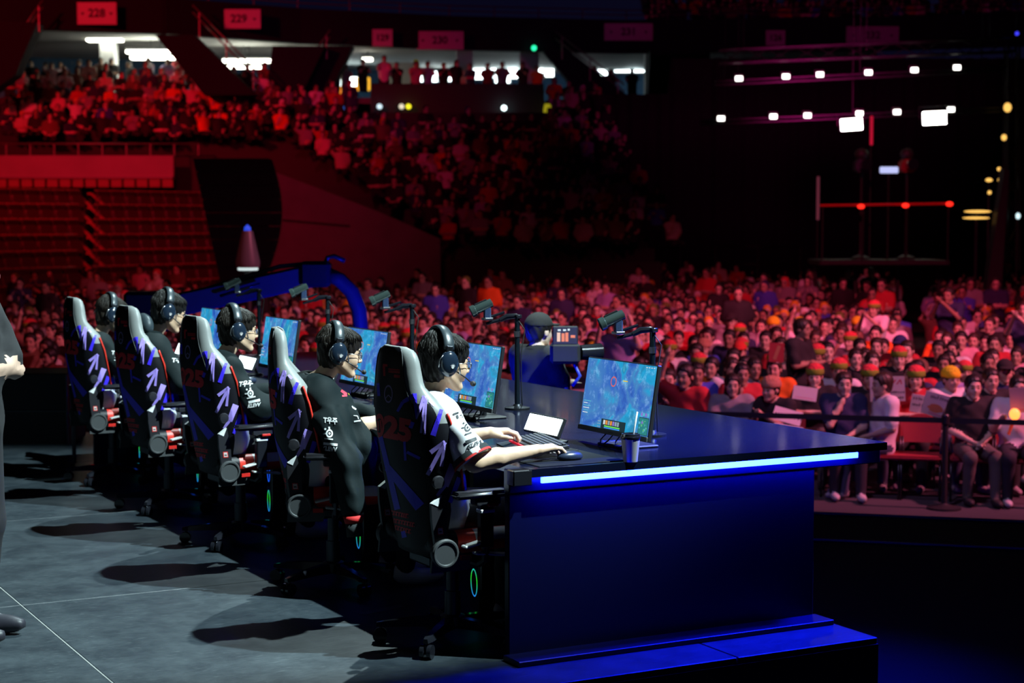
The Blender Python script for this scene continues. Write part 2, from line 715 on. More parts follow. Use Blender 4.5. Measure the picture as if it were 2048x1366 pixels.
# ------------------------------------------------------------------ gaming chair (local: x forward, y left, z up)
M_LEATH = mat('black_leather', (0.0035, 0.0035, 0.007), 0.5, bump=0.05, nscale=260, spec=0.3)
M_GLEATH = mat('grey_leather', (0.25, 0.265, 0.26), 0.45, bump=0.05, nscale=260)
M_RLEATH = mat('red_leather', (0.75, 0.035, 0.02), 0.45)
M_WLEATH = mat('white_leather', (0.72, 0.74, 0.76), 0.42, bump=0.04, nscale=260)
M_PURPLE = mat('purple_print', (0.48, 0.34, 1.0), 0.5)
M_BLUEP = mat('blue_print', (0.06, 0.03, 0.95), 0.5)
M_REDPR = mat('red_print', (0.85, 0.012, 0.03), 0.55)
M_GREYPR = mat('grey_print', (0.35, 0.25, 0.55), 0.55)

_ZB = [.42, .50, .62, .78, .95, 1.05, 1.105, 1.15, 1.20, 1.26, 1.295, 1.312]
_WB = [.195, .212, .235, .262, .272, .262, .228, .198, .180, .165, .143, .100]
_XR = [-.215, -.235, -.262, -.292, -.312, -.318, -.320, -.320, -.318, -.312, -.305, -.300]
_WR = [.045, .065, .09, .10, .09, .075, .06, .05, .04, .035, .03, .03]
_TH = [.075, .085, .09, .085, .08, .08, .085, .09, .092, .088, .072, .04]
_BO = [.04, .10, .155, .155, .140, .105, .055, .015, .008, .0, .0, .0]


def back_section(z):
    w, xr, wr, th, bo = (float(np.interp(z, _ZB, q)) for q in (_WB, _XR, _WR, _TH, _BO))
    rear, front = [], []
    N = 9
    for i in range(-N, N + 1):
        t = i / N
        a = abs(t)
        sm = max(0.0, min(1.0, (a - 0.45) / 0.45))
        sm = sm * sm * (3 - 2 * sm)
        rnd = math.sqrt(max(0.0, 1 - max(0.0, (a - 0.86) / 0.14) ** 2))     # rounded shoulder of the section
        xf = xr + th + bo * sm - 0.012 * (1 - a * a)
        xb = xr + wr * a ** 2.6
        mid = (xf + xb) / 2
        rear.append((mid + (xb - mid) * (0.35 + 0.65 * rnd), t * w))
        front.append((mid + (xf - mid) * (0.35 + 0.65 * rnd), t * w))
    return rear, front


def make_backrest(parent):
    zs = np.concatenate([np.linspace(.42, 1.0, 18), np.linspace(1.02, 1.25, 12), [1.27, 1.285, 1.298, 1.306, 1.312]])
    vs, fs, ms = [], [], []
    n = None
    for z in zs:
        r, f = back_section(z)
        loop = r + f[::-1]
        n = len(loop)
        vs += [(x, y, z) for x, y in loop]
    k = n // 2
    for i in range(len(zs) - 1):
        for j in range(n):
            j2 = (j + 1) % n
            fs.append((i * n + j, i * n + j2, (i + 1) * n + j2, (i + 1) * n + j))
            z = (zs[i] + zs[i + 1]) / 2
            a = abs((j + 0.5) - (k - 1) / 2) if j < k else abs((j - k + 0.5) - (k - 1) / 2)
            a = a / ((k - 1) / 2)
            rear = j < k - 1
            mi = 0
            edge = j == k - 1 or j == n - 1
            if z > 1.085 and (edge or a > 0.80 or (not rear and a > 0.55)):
                mi = 1
            elif z > 1.0 and (edge or (not rear and a > 0.62)):
                mi = 1
            elif (edge or (not rear and a > 0.5)) and z < 0.68:
                mi = 3
            ms.append(mi)
    fs.append(tuple(range(n)))
    fs.append(tuple((len(zs) - 1) * n + j for j in range(n)))
    ms += [0, 1]
    mb = MB()
    mb.v, mb.f, mb.m = vs, fs, ms
    b = mb.build('backrest', [M_LEATH, M_GLEATH, M_RLEATH, M_WLEATH], parent, smooth=True)
    return b


def edge_path(side, z0, z1, n, off=0.0, which='front'):
    out = []
    for i in range(n):
        z = z0 + (z1 - z0) * i / (n - 1)
        r, f = back_section(z)
        q = (f if which == 'front' else r)[-1 if side > 0 else 0]
        out.append((q[0] + off, q[1] + side * 0.002, z))
    return out


def make_chair():
    root = empty('gaming_chair')
    back = make_backrest(root)
    # stitched seams and red piping along the bolsters
    for s in (-1, 1):
        mb = MB()
        pts = []
        for i in range(22):
            z = 0.68 + 0.36 * i / 21
            r, f = back_section(z)
            q = f[-1 if s > 0 else 0]
            pts.append((q[0] + 0.012, q[1] + s * 0.001, z))
        mb.tube(pts, 0.0065, 6)
        mb.build('piping', M_RLEATH, back, smooth=True)
        mb = MB()
        pts = []
        for i in range(24):
            z = 1.03 + 0.27 * i / 23
            r, f = back_section(z)
            q = r[-3 if s > 0 else 2]
            pts.append((q[0] - 0.0015, q[1], z))
        mb.tube(pts, 0.0022, 5)
        mb.build('seam', M_GREYP, back, smooth=True)
    # side adjuster knob and hinge bracket
    for s in (-1, 1):
        mb = MB()
        R = Matrix.Rotation(s * -math.pi / 2, 4, 'X')
        mb.lathe([(0.004, 0), (0.027, 0.002), (0.029, 0.012), (0.024, 0.020), (0.004, 0.022)], 18,
                 Matrix.Translation((-0.20, s * 0.262, 0.755)) @ R)
        mb.build('lumbar_knob', M_BLACKP, root, smooth=True, angle=40)
        br = MB()
        poly = [(-0.215, 0.47), (-0.155, 0.47), (-0.165, 0.60), (-0.185, 0.70), (-0.235, 0.665), (-0.232, 0.60)]
        M = Matrix.Translation((0, s * 0.268, 0)) @ Matrix.Rotation(math.pi / 2, 4, 'X')
        br.prism([(x, z) for x, z in poly], -0.010, 0.010, M)
        b = br.build('hinge_bracket', M_BLACKP, root)
        mb = MB()
        mb.prism([(-0.232, 0.668), (-0.186, 0.70), (-0.205, 0.655)], -0.0125, 0.0125, M)
        mb.build('bracket_tip', M_WHITEP, b)
        mb = MB()
        mb.prism([(-0.208, 0.535), (-0.178, 0.535), (-0.182, 0.568), (-0.210, 0.568)], -0.0115, 0.0115, M)
        tg = mb.build('warning_tag', M_REDP, b)
        mb = MB()
        mb.prism([(-0.204, 0.539), (-0.182, 0.539), (-0.186, 0.564), (-0.206, 0.564)], -0.0122, 0.0122, M)
        mb.prism([(-0.201, 0.546), (-0.186, 0.546), (-0.190, 0.552), (-0.202, 0.552)], -0.0126, 0.0126, M, mi=1)
        mb.build('tag_print', [mat('tag_pale', (0.6, 0.5, 0.48), 0.5), M_BLACK], b)
        # recline cover
        mb = MB()
        mb.lathe([(0.01, -0.01), (0.058, -0.01), (0.062, 0.0), (0.062, 0.018), (0.056, 0.026), (0.050, 0.026), (0.046, 0.020), (0.004, 0.020)], 28,
                 Matrix.Translation((-0.175, s * 0.272, 0.455)) @ R)
        cv = mb.build('recline_cover', M_GREYP, root, smooth=True, angle=35)
        mb = MB()
        mb.prism([(-0.187, 0.462), (-0.163, 0.462), (-0.175, 0.440)], -0.0225, 0.0225, M)
        mb.build('cover_mark', M_BLACK, cv)
        mb = MB()
        mb.prism([(-0.235, 0.375), (-0.06, 0.375), (-0.05, 0.42), (-0.10, 0.455), (-0.23, 0.43)], -0.008, 0.008, M)
        mb.build('side_plate', M_GREYP, root)
    # levers on the camera side
    for (x0, z0, x1, z1, sw) in ((-0.10, 0.478, 0.03, 0.505, 0.028), (-0.05, 0.450, 0.115, 0.430, 0.026)):
        mb = MB()
        d = math.atan2(z1 - z0, x1 - x0)
        L = math.hypot(x1 - x0, z1 - z0)
        R = Matrix.Rotation(-d, 3, 'Y')
        mb.box(((x0 + x1) / 2, -0.305, (z0 + z1) / 2), (L, 0.045, 0.012), 0.004, R)
        mb.build('lever', mat('lever_grey', (0.50, 0.51, 0.50), 0.4), root)
    mb = MB()
    mb.box((-0.085, -0.300, 0.433), (0.05, 0.008, 0.02))
    mb.build('warning_tag', M_REDP, root)
    # seat
    P = [('c', (-0.16, 0, .465), (0.20, 0, .475), .062, .060, (0, 1, 0), 3.6, 0.0),
         ('c', (-0.17, .215, .49), (0.19, .225, .495), .05, .045, 0.03),
         ('c', (-0.17, -.215, .49), (0.19, -.225, .495), .05, .045, 0.03)]
    V, Q = surface_nets(lambda p: eval_prims(p, P), (-.28, -.32, .36), (.30, .32, .58), 0.014)
    C = V[Q].mean(1)
    mi = np.where((np.abs(C[:, 1]) > 0.235) & (C[:, 0] > -0.02), 3, np.where((np.abs(C[:, 1]) > 0.19) & (C[:, 0] > -0.10), 1, 0))
    mi = np.where((mi == 3) & (C[:, 2] < .49), 1, mi)
    seat = obj('seat', np_mesh('seat', V, Q, [M_LEATH, M_RLEATH, M_GLEATH, M_WLEATH], mi), root)
    # armrests
    for s in (-1, 1):
        ar = MB()
        ar.box((-0.02, s * 0.315, 0.700), (0.27, 0.085, 0.030), 0.014, seg=3)
        a = ar.build('armrest', M_BLACKP, root, smooth=True, angle=50)
        mb = MB()
        mb.box((-0.0, s * 0.315, 0.670), (0.12, 0.06, 0.032), 0.006)
        mb.box((0.02, s * 0.330, 0.655), (0.05, 0.045, 0.014), 0.003, mi=1)
        mb.build('slide_block', [M_BLACKP, M_REDP], a)
        mb = MB()
        mb.box((0.0, s * 0.315, 0.565), (0.062, 0.042, 0.19), 0.006)
        post = mb.build('armrest_post', M_BLACKG, root)
        mb = MB()
        mb.box((0.0, s * 0.315, 0.628), (0.068, 0.047, 0.016), 0.003)
        mb.build('post_collar', M_WHITEP if s < 0 else M_GREYP, post)
        mb = MB()
        mb.tube([(0.0, s * 0.315, 0.485), (0.0, s * 0.312, 0.42), (0.0, s * 0.26, 0.395), (0.0, s * 0.10, 0.392)], 0.018, 8)
        mb.build('armrest_bracket', M_DSTEEL, root, smooth=True, angle=40)
    mb = MB()
    mb.box((-0.02, 0, 0.385), (0.28, 0.22, 0.05), 0.01)
    mb.build('tilt_mechanism', M_DSTEEL, root)
    mb = MB()
    mb.cyl((0, 0, 0.08), (0, 0, 0.37), 0.028, 0.028, 16)
    mb.cyl((0, 0, 0.09), (0, 0, 0.23), 0.036, 0.036, 16)
    mb.build('gas_lift', M_DSTEEL, root, smooth=True, angle=40)
    mb = MB()
    mb.lathe([(0.02, 0.07), (0.055, 0.075), (0.055, 0.12), (0.03, 0.13)], 18)
    mb.build('base_hub', M_BLACKP, root, smooth=True, angle=40)
    for k in range(5):
        a = math.radians(151.7 + 72 * k)
        R = Matrix.Rotation(a, 4, 'Z')
        mb = MB()
        pr = [(0.03, 0.030, 0.118, 0.070), (0.16, 0.024, 0.112, 0.074), (0.30, 0.020, 0.094, 0.070), (0.335, 0.012, 0.088, 0.070)]
        vs = []
        for x, w, zt, zb in pr:
            vs += [R @ Vector((x, -w, zb)), R @ Vector((x, w, zb)), R @ Vector((x, w * 0.7, zt)), R @ Vector((x, -w * 0.7, zt))]
        fs = [(0, 1, 2, 3), (12, 15, 14, 13)]
        for i in range(3):
            for j in range(4):
                fs.append((i * 4 + j, i * 4 + (j + 1) % 4, i * 4 + 4 + (j + 1) % 4, i * 4 + 4 + j))
        mb.add(vs, fs)
        leg = mb.build('base_leg', M_BLACKG, root)
        mb = MB()
        mb.cyl(R @ Vector((0.315, 0, 0.045)), R @ Vector((0.315, 0, 0.078)), 0.008, 0.008, 8)
        mb.box(R @ Vector((0.315, 0, 0.052)), (0.03, 0.018, 0.02), 0.004, R.to_3x3())
        mb.build('caster_fork', M_DSTEEL, leg)
        for s in (-1, 1):
            mb = MB()
            c = R @ Vector((0.318, s * 0.016, 0.031))
            ax = R.to_3x3() @ Vector((0, 1, 0))
            mb.cyl(c - ax * 0.009, c + ax * 0.009, 0.031, 0.031, 18)
            mb.build('caster_wheel', M_BLACKG, leg, smooth=True, angle=40)
    return root, back, seat


# ------------------------------------------------------------------ people
def skin_mat(name, col):
    if name in MATS:
        return MATS[name]
    m = mat(name, col, 0.5, noise=0.06, nscale=40)
    b = m.node_tree.nodes['Principled BSDF']
    b.inputs['Subsurface Weight'].default_value = 0.12
    b.inputs['Subsurface Radius'].default_value = (0.012, 0.006, 0.003)
    return m


M_SKIN = skin_mat('skin_light', (0.68, 0.45, 0.30))
M_LIP = mat('lip', (0.50, 0.22, 0.19), 0.45)
M_EYE = mat('eye_dark', (0.03, 0.02, 0.02), 0.2)
M_HAIR = mat('hair_black', (0.008, 0.0065, 0.0055), 0.5, noise=0.35, nscale=60, spec=0.3)
M_HAIRB = mat('hair_brown_black', (0.013, 0.009, 0.006), 0.5, noise=0.35, nscale=60, spec=0.3)


def head_prims():
    """head frame: x forward, y left, z up, origin between the ears"""
    return [('e', (-.010, 0, .036), (.099, .077, .090), 0.0),
            ('e', (.030, 0, -.020), (.062, .062, .088), 0.03),
            ('c', (-.012, .048, -.050), (.058, .018, -.098), .019, .016, 0.018),
            ('c', (-.012, -.048, -.050), (.058, -.018, -.098), .019, .016, 0.018),
            ('e', (.066, 0, -.098), (.022, .024, .018), 0.018),
            ('e', (.074, 0, .020), (.020, .046, .014), 0.016),
            ('e', (.055, .036, -.030), (.026, .022, .026), 0.02),
            ('e', (.055, -.036, -.030), (.026, .022, .026), 0.02),
            ('c', (.084, 0, .008), (.104, 0, -.026), .009, .0125, 0.010),
            ('e', (.094, .011, -.031), (.010, .008, .007), 0.006),
            ('e', (.094, -.011, -.031), (.010, .008, .007), 0.006),
            ('e', (.084, 0, -.056), (.014, .024, .008), 0.006),
            ('e', (.082, 0, -.068), (.013, .020, .008), 0.005),
            ('e', (-.008, .080, -.004), (.026, .010, .032), 0.006),
            ('e', (-.008, -.080, -.004), (.026, .010, .032), 0.006)]


HEAD_PR = head_prims()


def head_eval(P):
    d = eval_prims(P, HEAD_PR)
    for s in (-1, 1):
        d = smax(d, -sd_ell(P, (.092, s * .031, .004), (.016, .019, .011)), 0.010)
        d = smin(d, sd_ell(P, (.072, s * .031, .003), (.013, .013, .012)), 0.002)
    return d


def rot_m(yaw=0, pitch=0, roll=0):
    """head attitude: yaw to the left, pitch down, roll"""
    return (Matrix.Rotation(math.radians(yaw), 3, 'Z') @ Matrix.Rotation(math.radians(pitch), 3, 'Y')
            @ Matrix.Rotation(math.radians(roll), 3, 'X'))


def hand_prims(w, f, up, side, curl=(8, 30, 30), spread=1.0, thumb=0.0, scale=1.0):
    """side +1: thumb towards the local +y of the hand frame"""
    f = Vector(f).normalized()
    up = Vector(up)
    up = (up - f * up.dot(f)).normalized()
    y = up.cross(f) * side
    w = Vector(w)

    def T(a, b, c):
        return tuple(w + (f * a + y * b + up * c) * scale)
    out = [('c', T(-.02, 0, 0), T(.02, 0, 0), .024 * scale, .024 * scale, tuple(up), 0.72, 0.01)]
    kn = [.027, .009, -.009, -.026]
    ln = [.92, 1.03, .97, .78]
    for i in range(4):
        k = (.082 - .004 * abs(i - 1), kn[i], 0.004 - .002 * abs(i - 1.3))
        out.append(('c', T(.012, kn[i] * 0.6, 0), T(*k), .0155 * scale, .0125 * scale, 0.014))
        ang, p = math.radians(-curl[0] + 3 * i), Vector(k)
        yd = kn[i] * 0.9 * spread
        for seg, (L, r0, r1) in enumerate(((.042, .0100, .0088), (.027, .0088, .0080), (.021, .0080, .0068))):
            q = p + Vector((math.cos(ang) * L * ln[i], yd * L * 4, math.sin(ang) * L * ln[i]))
            out.append(('c', T(*p), T(*q), r0 * scale, r1 * scale, 0.004))
            p = q
            ang -= math.radians(curl[min(seg + 1, 2)])
    tp = [(.012, .022, -.006), (.040, .046 + .01 * thumb, -.016), (.066, .054 + .008 * thumb, -.022), (.088, .050, -.028)]
    for i in range(3):
        out.append(('c', T(*tp[i]), T(*tp[i + 1]), (.016, .0115, .0095)[i] * scale, (.0115, .0095, .0075)[i] * scale, 0.010 if i == 0 else 0.004))
    return out


def bounds(prims, pad):
    pts, rs = [], []
    for p in prims:
        if p[0] == 'c':
            f = p[6] if len(p) > 7 else 1.0
            for q, r in ((p[1], p[3]), (p[2], p[4])):
                pts.append(q)
                rs.append(r * max(1.0, f))
        else:
            pts.append(p[1])
            rs.append(max(p[2]))
    pts = np.array([tuple(q) for q in pts])
    rs = np.array(rs)[:, None]
    return (pts - rs).min(0) - pad, (pts + rs).max(0) + pad


def make_hair(name, parent, hc, R, mat_h, seed, style=0):
    """cap of hair with many single locks, in the frame of the head"""
    rg = random.Random(seed)
    C0 = (-.014, 0, .044)
    rad = (.114, .092, .091)
    V0 = np.array([C0], dtype=np.float32)

    def cap(P):
        d = sd_ell(P, C0, (.112, .090, .093))
        nape = sd_ell(P, (-.055, 0, -.025), (.058, .068, .075))
        d = smin(d, nape, 0.03)
        a = np.arctan2(P[:, 1], P[:, 0])
        d = d + 0.003 * np.sin(a * 17 + P[:, 2] * 60) + 0.002 * np.sin(a * 41 + seed)
        # leave the face and the ears free
        face = sd_ell(P, (.100, 0, -.045), (.075, .12, .088))
        ear = np.minimum(sd_ell(P, (.012, .09, -.045), (.050, .035, .060)), sd_ell(P, (.012, -.09, -.045), (.050, .035, .060)))
        d = np.maximum(d, -np.minimum(face, ear))
        return np.maximum(d, -(P[:, 2] + .088))
    V, Q = surface_nets(cap, (-.14, -.12, -.12), (.12, .12, .16), 0.006)
    parts = [(V, np.array([[a, b, c, d] for a, b, c, d in Q]))]
    crown = (-.045, 0.012)
    mb = MB()
    for i in range(1500):
        az = rg.uniform(-math.pi, math.pi)
        front = math.cos(az)
        t0 = rg.uniform(0.05, 0.95)
        # angle from the crown down which the lock ends
        end = 1.22 if front > 0.55 else (1.42 if front > -0.2 else 2.02)
        end += rg.uniform(-0.12, 0.10)
        start = t0 * (end - 0.35)
        lift = rg.uniform(1.0, 1.055) + (0.03 if style == 1 else 0.0) * rg.random()
        pts = []
        sway = rg.uniform(-0.22, 0.22)
        n = 5
        for k in range(n):
            s = k / (n - 1)
            th = start + (min(end, start + rg.uniform(0.5, 0.8)) - start) * s
            a = az + sway * s
            bulge = lift + 0.02 * math.sin(s * math.pi)
            x = C0[0] + rad[0] * bulge * math.sin(th) * math.cos(a) + crown[0] * max(0, 1 - th)
            y = C0[1] + rad[1] * bulge * math.sin(th) * math.sin(a)
            zz = C0[2] + rad[2] * bulge * math.cos(th)
            if th > 1.6:
                x = max(x, -.108) if front < 0 else x
                x += 0.012 * (th - 1.6)
            pts.append((x, y, zz))
        r = rg.uniform(.0020, .0042)
        mb.tube(pts, [r * 0.7, r, r * 0.9, r * 0.6, r * 0.12], 4, flat=0.55)
    Vl = np.array([tuple(v) for v in mb.v], dtype=np.float32)
    Ql = np.array([f for f in mb.f if len(f) == 4])
    parts.append((Vl, Ql))
    V, Q = merge(parts)
    Rn = np.array(R)
    V = V @ Rn.T + np.array(hc)
    return obj('hair', np_mesh(name, V, Q, mat_h), parent)


def make_player(spec):
    """one seated player in the frame of the chair; returns the body object"""
    hc = Vector(spec['head'])
    R = rot_m(*spec.get('att', (0, 0, 0)))
    Rn = np.array(R, dtype=np.float32)
    sx, sz, hw = spec.get('sh', (-.15, 1.05, .17))
    lean = spec.get('lean', 0.0)
    pel = Vector((-.10, lean * 0.2, .60))
    mid = Vector((-.15 + (sx + .15) * 0.4, lean * 0.5, .80))
    up = Vector((sx + 0.01, lean, sz - .055))
    shR = Vector((sx, -hw + lean, sz))
    shL = Vector((sx, hw + lean, sz))
    nb = Vector((sx + .025, lean, sz + .035))
    nt = hc + R @ Vector((-.028, 0, -.055))
    eR, wR, eL, wL = (Vector(spec[k]) for k in ('eR', 'wR', 'eL', 'wL'))
    hR, hL = spec['hR'], spec['hL']
    torso = [('c', pel, mid, .112, .105, (0, 1, 0), 1.42, 0.0),
             ('c', mid, up, .108, .112, (0, 1, 0), 1.50, 0.06),
             ('c', shR, shL, .058, .058, 0.05)]
    neck = [('c', up, nb, .085, .054, 0.05), ('c', nb, nt, .048, .046, 0.018)]
    arms = [('c', shR, eR, .052, .041, 0.04), ('c', shL, eL, .052, .041, 0.04)]
    fore = [('c', eR, eR.lerp(wR, .35), .042, .041, 0.02), ('c', eR.lerp(wR, .35), wR, .041, .026, 0.02),
            ('c', eL, eL.lerp(wL, .35), .042, .041, 0.02), ('c', eL.lerp(wL, .35), wL, .041, .026, 0.02)]
    handR = hand_prims(wR, *hR)
    handL = hand_prims(wL, *hL)
    kx = spec.get('knee', .36)
    legs, shoes = [], []
    feet = spec.get('feet', ((kx - .02, -.14), (kx - .02, .14)))
    for s, ft in zip((-1, 1), feet):
        hip, kn, an = Vector((-.08, s * .09, .575)), Vector((kx, s * .15, .565)), Vector((ft[0], ft[1], .10))
        legs += [('c', hip, kn, .088, .062, 0.04), ('c', kn, an, .056, .040, 0.03)]
        shoes += [('e', (ft[0] + .07, ft[1], .045), (.135, .045, .042), 0.0), ('e', (ft[0] - .005, ft[1], .085), (.055, .042, .05), 0.03)]
    allp = torso + neck + arms + fore + legs

    def head_w(P):
        return head_eval((P - np.array(hc, dtype=np.float32)) @ Rn)

    def full(P):
        d = eval_prims(P, allp)
        d = smin(d, eval_prims(P, handR), 0.012)
        d = smin(d, eval_prims(P, handL), 0.012)
        return smin(d, head_w(P), 0.012)
    hb = (np.array(hc) - (.135, .115, .150), np.array(hc) + (.145, .115, .150))
    bR, bL = bounds(handR, .012), bounds(handL, .012)
    lo, hi = bounds(allp, .03)
    lo = np.minimum(lo, hb[0]); hi = np.maximum(hi, hb[1])
    lo = np.minimum(np.minimum(lo, bR[0]), bL[0]); hi = np.maximum(np.maximum(hi, bR[1]), bL[1])
    V, Q = surface_nets(full, lo, hi, 0.016)
    V, Q = drop_inside(V, Q, [hb, bR, bL], 0.012)
    near_h = [torso[2]] + neck

    def f_head(P):
        return smin(eval_prims(P, near_h), head_w(P), 0.012)

    def f_R(P):
        return smin(eval_prims(P, fore), eval_prims(P, handR), 0.012)

    def f_L(P):
        return smin(eval_prims(P, fore), eval_prims(P, handL), 0.012)
    parts = [(V, Q), surface_nets(f_head, *hb, 0.0042)]
    fine = spec.get('fine', True)
    parts.append(surface_nets(f_R, *bR, 0.0036 if fine else 0.006))
    parts.append(surface_nets(f_L, *bL, 0.0036 if fine else 0.006))
    if spec.get('bare'):           # bare forearms: a fine mesh for them too
        for a, b in ((eR, wR), (eL, wL)):
            pr = [('c', a.lerp(b, -.75), b, .06, .06, 0)]
            l2, h2 = bounds(pr, 0.0)
            parts.append(surface_nets(lambda P: smin(eval_prims(P, arms + fore), np.minimum(eval_prims(P, handR), eval_prims(P, handL)), 0.012), l2, h2, 0.008))
    V, Q = merge(parts)
    C = (V[Q].mean(1) - np.array(hc)) @ Rn
    mi = np.zeros(len(Q), int)
    lipm = (C[:, 0] > .082) & (np.abs(C[:, 1]) < .022) & (C[:, 2] > -.074) & (C[:, 2] < -.052)
    mi[lipm] = 1
    for s in (-1, 1):
        e = (np.linalg.norm((C - (.080, s * .031, .003)) / (.010, .016, .006), axis=1) < 1) & (C[:, 0] > .06)
        mi[e] = 2
        br = (np.linalg.norm((C - (.085, s * .032, .024)) / (.02, .024, .004), axis=1) < 1)
        mi[br] = 3
    body = obj('person', np_mesh('player_body', V, Q, [M_SKIN, M_LIP, M_EYE, M_HAIR], mi))

    # clothing
    st = spec['style']
    wob = spec['seed'] * 1.7

    def crease(P, amp):
        return amp * (np.sin(P[:, 2] * 34 + P[:, 0] * 22 + wob) * np.sin(P[:, 1] * 27 + P[:, 2] * 13 + wob * 2)
                      + 0.6 * np.sin(P[:, 2] * 61 - P[:, 1] * 43 + P[:, 0] * 30 + wob))
    if st == 'short':
        hemR, hemL = shR.lerp(eR, .96), shL.lerp(eL, .88)
        sl = [('c', shR, hemR, .066, .090, (hemR - shR).cross(Vector((0, 1, 0))), 0.85, 0.05), ('c', shL, hemL, .064, .082, 0.05)]

        def cloth(P):
            d = eval_prims(P, torso, .022)
            d = smin(d, eval_prims(P, neck[:1], .012), 0.03)
            d = smin(d, eval_prims(P, sl), 0.03)
            for h, a in ((hemR, shR), (hemL, shL)):
                n = np.array((h - a).normalized(), dtype=np.float32)
                cut = (P - np.array(h, dtype=np.float32)) @ n
                near = sd_cone(P, h, h + Vector(n) * .12, .12, .12)
                d = np.maximum(d, np.where(near < 0, cut, -1))
            d = np.maximum(d, -sd_ell(P, nb + Vector((.012, 0, .045)), (.066, .062, .052)))
            d = np.maximum(d, .535 - P[:, 2])
            return d + crease(P, .0032)
        res = 0.0085
    else:
        eRj, eLj = eR, eL
        slv = [('c', shR, eR, .070, .064, 0.05), ('c', eR, eR.lerp(wR, .93), .062, .047, 0.05),
               ('c', shL, eL, .070, .064, 0.05), ('c', eL, eL.lerp(wL, .93), .062, .047, 0.05)]
        if st == 'drape':          # jacket over the shoulders with an empty sleeve hanging down
            d1, d2, d3, d4 = (shR + Vector(q) for q in ((.03, -.050, -.13), (.085, -.175, -.32), (.100, -.235, -.53), (.102, -.240, -.575)))
            slv = [('c', shR, d1, .070, .074, 0.05), ('c', d1, d2, .074, .068, 0.05), ('c', d2, d3, .068, .060, 0.05),
                   ('c', shR + Vector((.10, .02, -.06)), shR + Vector((.19, -.01, -.28)), .075, .075, 0.06),
                   ('c', shR + Vector((.19, -.01, -.28)), shR + Vector((.22, -.02, -.46)), .075, .062, 0.06),
                   ('c', shL, eL, .070, .064, 0.05), ('c', eL, eL.lerp(wL, .93), .062, .047, 0.05)]

        def cloth(P):
            d = eval_prims(P, torso, .026)
            d = smin(d, eval_prims(P, neck[:1], .016), 0.03)
            d = smin(d, eval_prims(P, slv), 0.035)
            d = np.maximum(d, -sd_ell(P, nb + Vector((.012, 0, .050)), (.066, .062, .052)))
            d = np.maximum(d, (.42 if st == 'drape' else .53) - P[:, 2])
            if st == 'drape':
                d = d + .005 * np.sin(P[:, 0] * 75 + P[:, 1] * 40 + P[:, 2] * 9) * (P[:, 2] < sz - .06)
            return d + crease(P, .0040)
        res = 0.0095
    cl = torso + (sl if st == 'short' else slv)
    lo, hi = bounds(cl, .05)
    V, Q = surface_nets(cloth, lo, hi, res)
    j = obj('jersey' if st == 'short' else 'jacket', np_mesh('player_top', V, Q, spec['cloth']), body)
    # collar: bands of colour round the neck
    ax = (nt - nb).normalized()
    cols = spec['collar']
    for i, m in enumerate(cols):
        mb = MB()
        pts = []
        for k in range(25):
            t = 2 * math.pi * k / 24
            o = Vector((math.cos(t) * (.063 + .0085 * i), math.sin(t) * (.062 + .0085 * i), 0))
            o.z = .050 - .0105 * i - 0.030 * max(0, math.cos(t)) - 0.006 * abs(math.sin(t))
            pts.append(nb + Vector((.008, 0, 0)) + o)
        mb.tube(pts, .0072, 6, cap=False)
        mb.build('collar_band', m, j, smooth=True)
    if st == 'short':
        for h, a in ((hemR, shR), (hemL, shL)):
            n = (h - a).normalized()
            fl = 0.85 if h is hemR else 1.0
            mb = MB()
            mb.tube([h - n * .030, h - n * .006], [.0865, .0905], 28, cap=False, flat=None)
            mb.build('cuff', M_CLOTHK, j, smooth=True)
            mb = MB()
            mb.tube([h - n * .006, h + n * .004], [.0908, .0912], 28, cap=False)
            mb.build('cuff_trim', M_CLOTHR, j, smooth=True)
    else:
        for a, b in ((eR, wR), (eL, wL)):
            if st == 'drape' and b is wR:
                n = (d4 - d3).normalized()
                p = d4
                mb = MB()
                mb.tube([p, p + n * .035], [.052, .044], 16)
                mb.build('cuff', M_CLOTHR, j, smooth=True)
                mb = MB()
                mb.tube([p + n * .035, p + n * .10], [.042, .040], 16)
                mb.build('cuff', M_CLOTHK, j, smooth=True)
                continue
            p, n = a.lerp(b, .95), (b - a).normalized()
            mb = MB()
            mb.tube([p - n * .02, p + n * .022], [.040, .035], 16)
            mb.build('cuff', M_CLOTHK, j, smooth=True)
    lo, hi = bounds(legs + torso[:1], .03)
    V, Q = surface_nets(lambda P: np.maximum(np.minimum(eval_prims(P, legs, .012), eval_prims(P, torso[:1], .014)), P[:, 2] - .66) + crease(P, .003), lo, hi, 0.014)
    obj('trousers', np_mesh('player_trousers', V, Q, M_TROUS), body)
    for k in (0, 2):
        lo, hi = bounds(shoes[k:k + 2], .02)
        V, Q = surface_nets(lambda P: np.maximum(eval_prims(P, shoes[k:k + 2]), .004 - P[:, 2]), lo, hi, 0.010)
        mi = (V[Q].mean(1)[:, 2] < .022).astype(int)
        obj('shoe', np_mesh('player_shoe', V, Q, [spec.get('shoe', M_SHOEW), M_SHOEW], mi), body)
    make_hair('player_hair', body, hc, R, spec.get('hair', M_HAIR), spec['seed'], spec.get('hstyle', 0))
    return body, j, hc, R


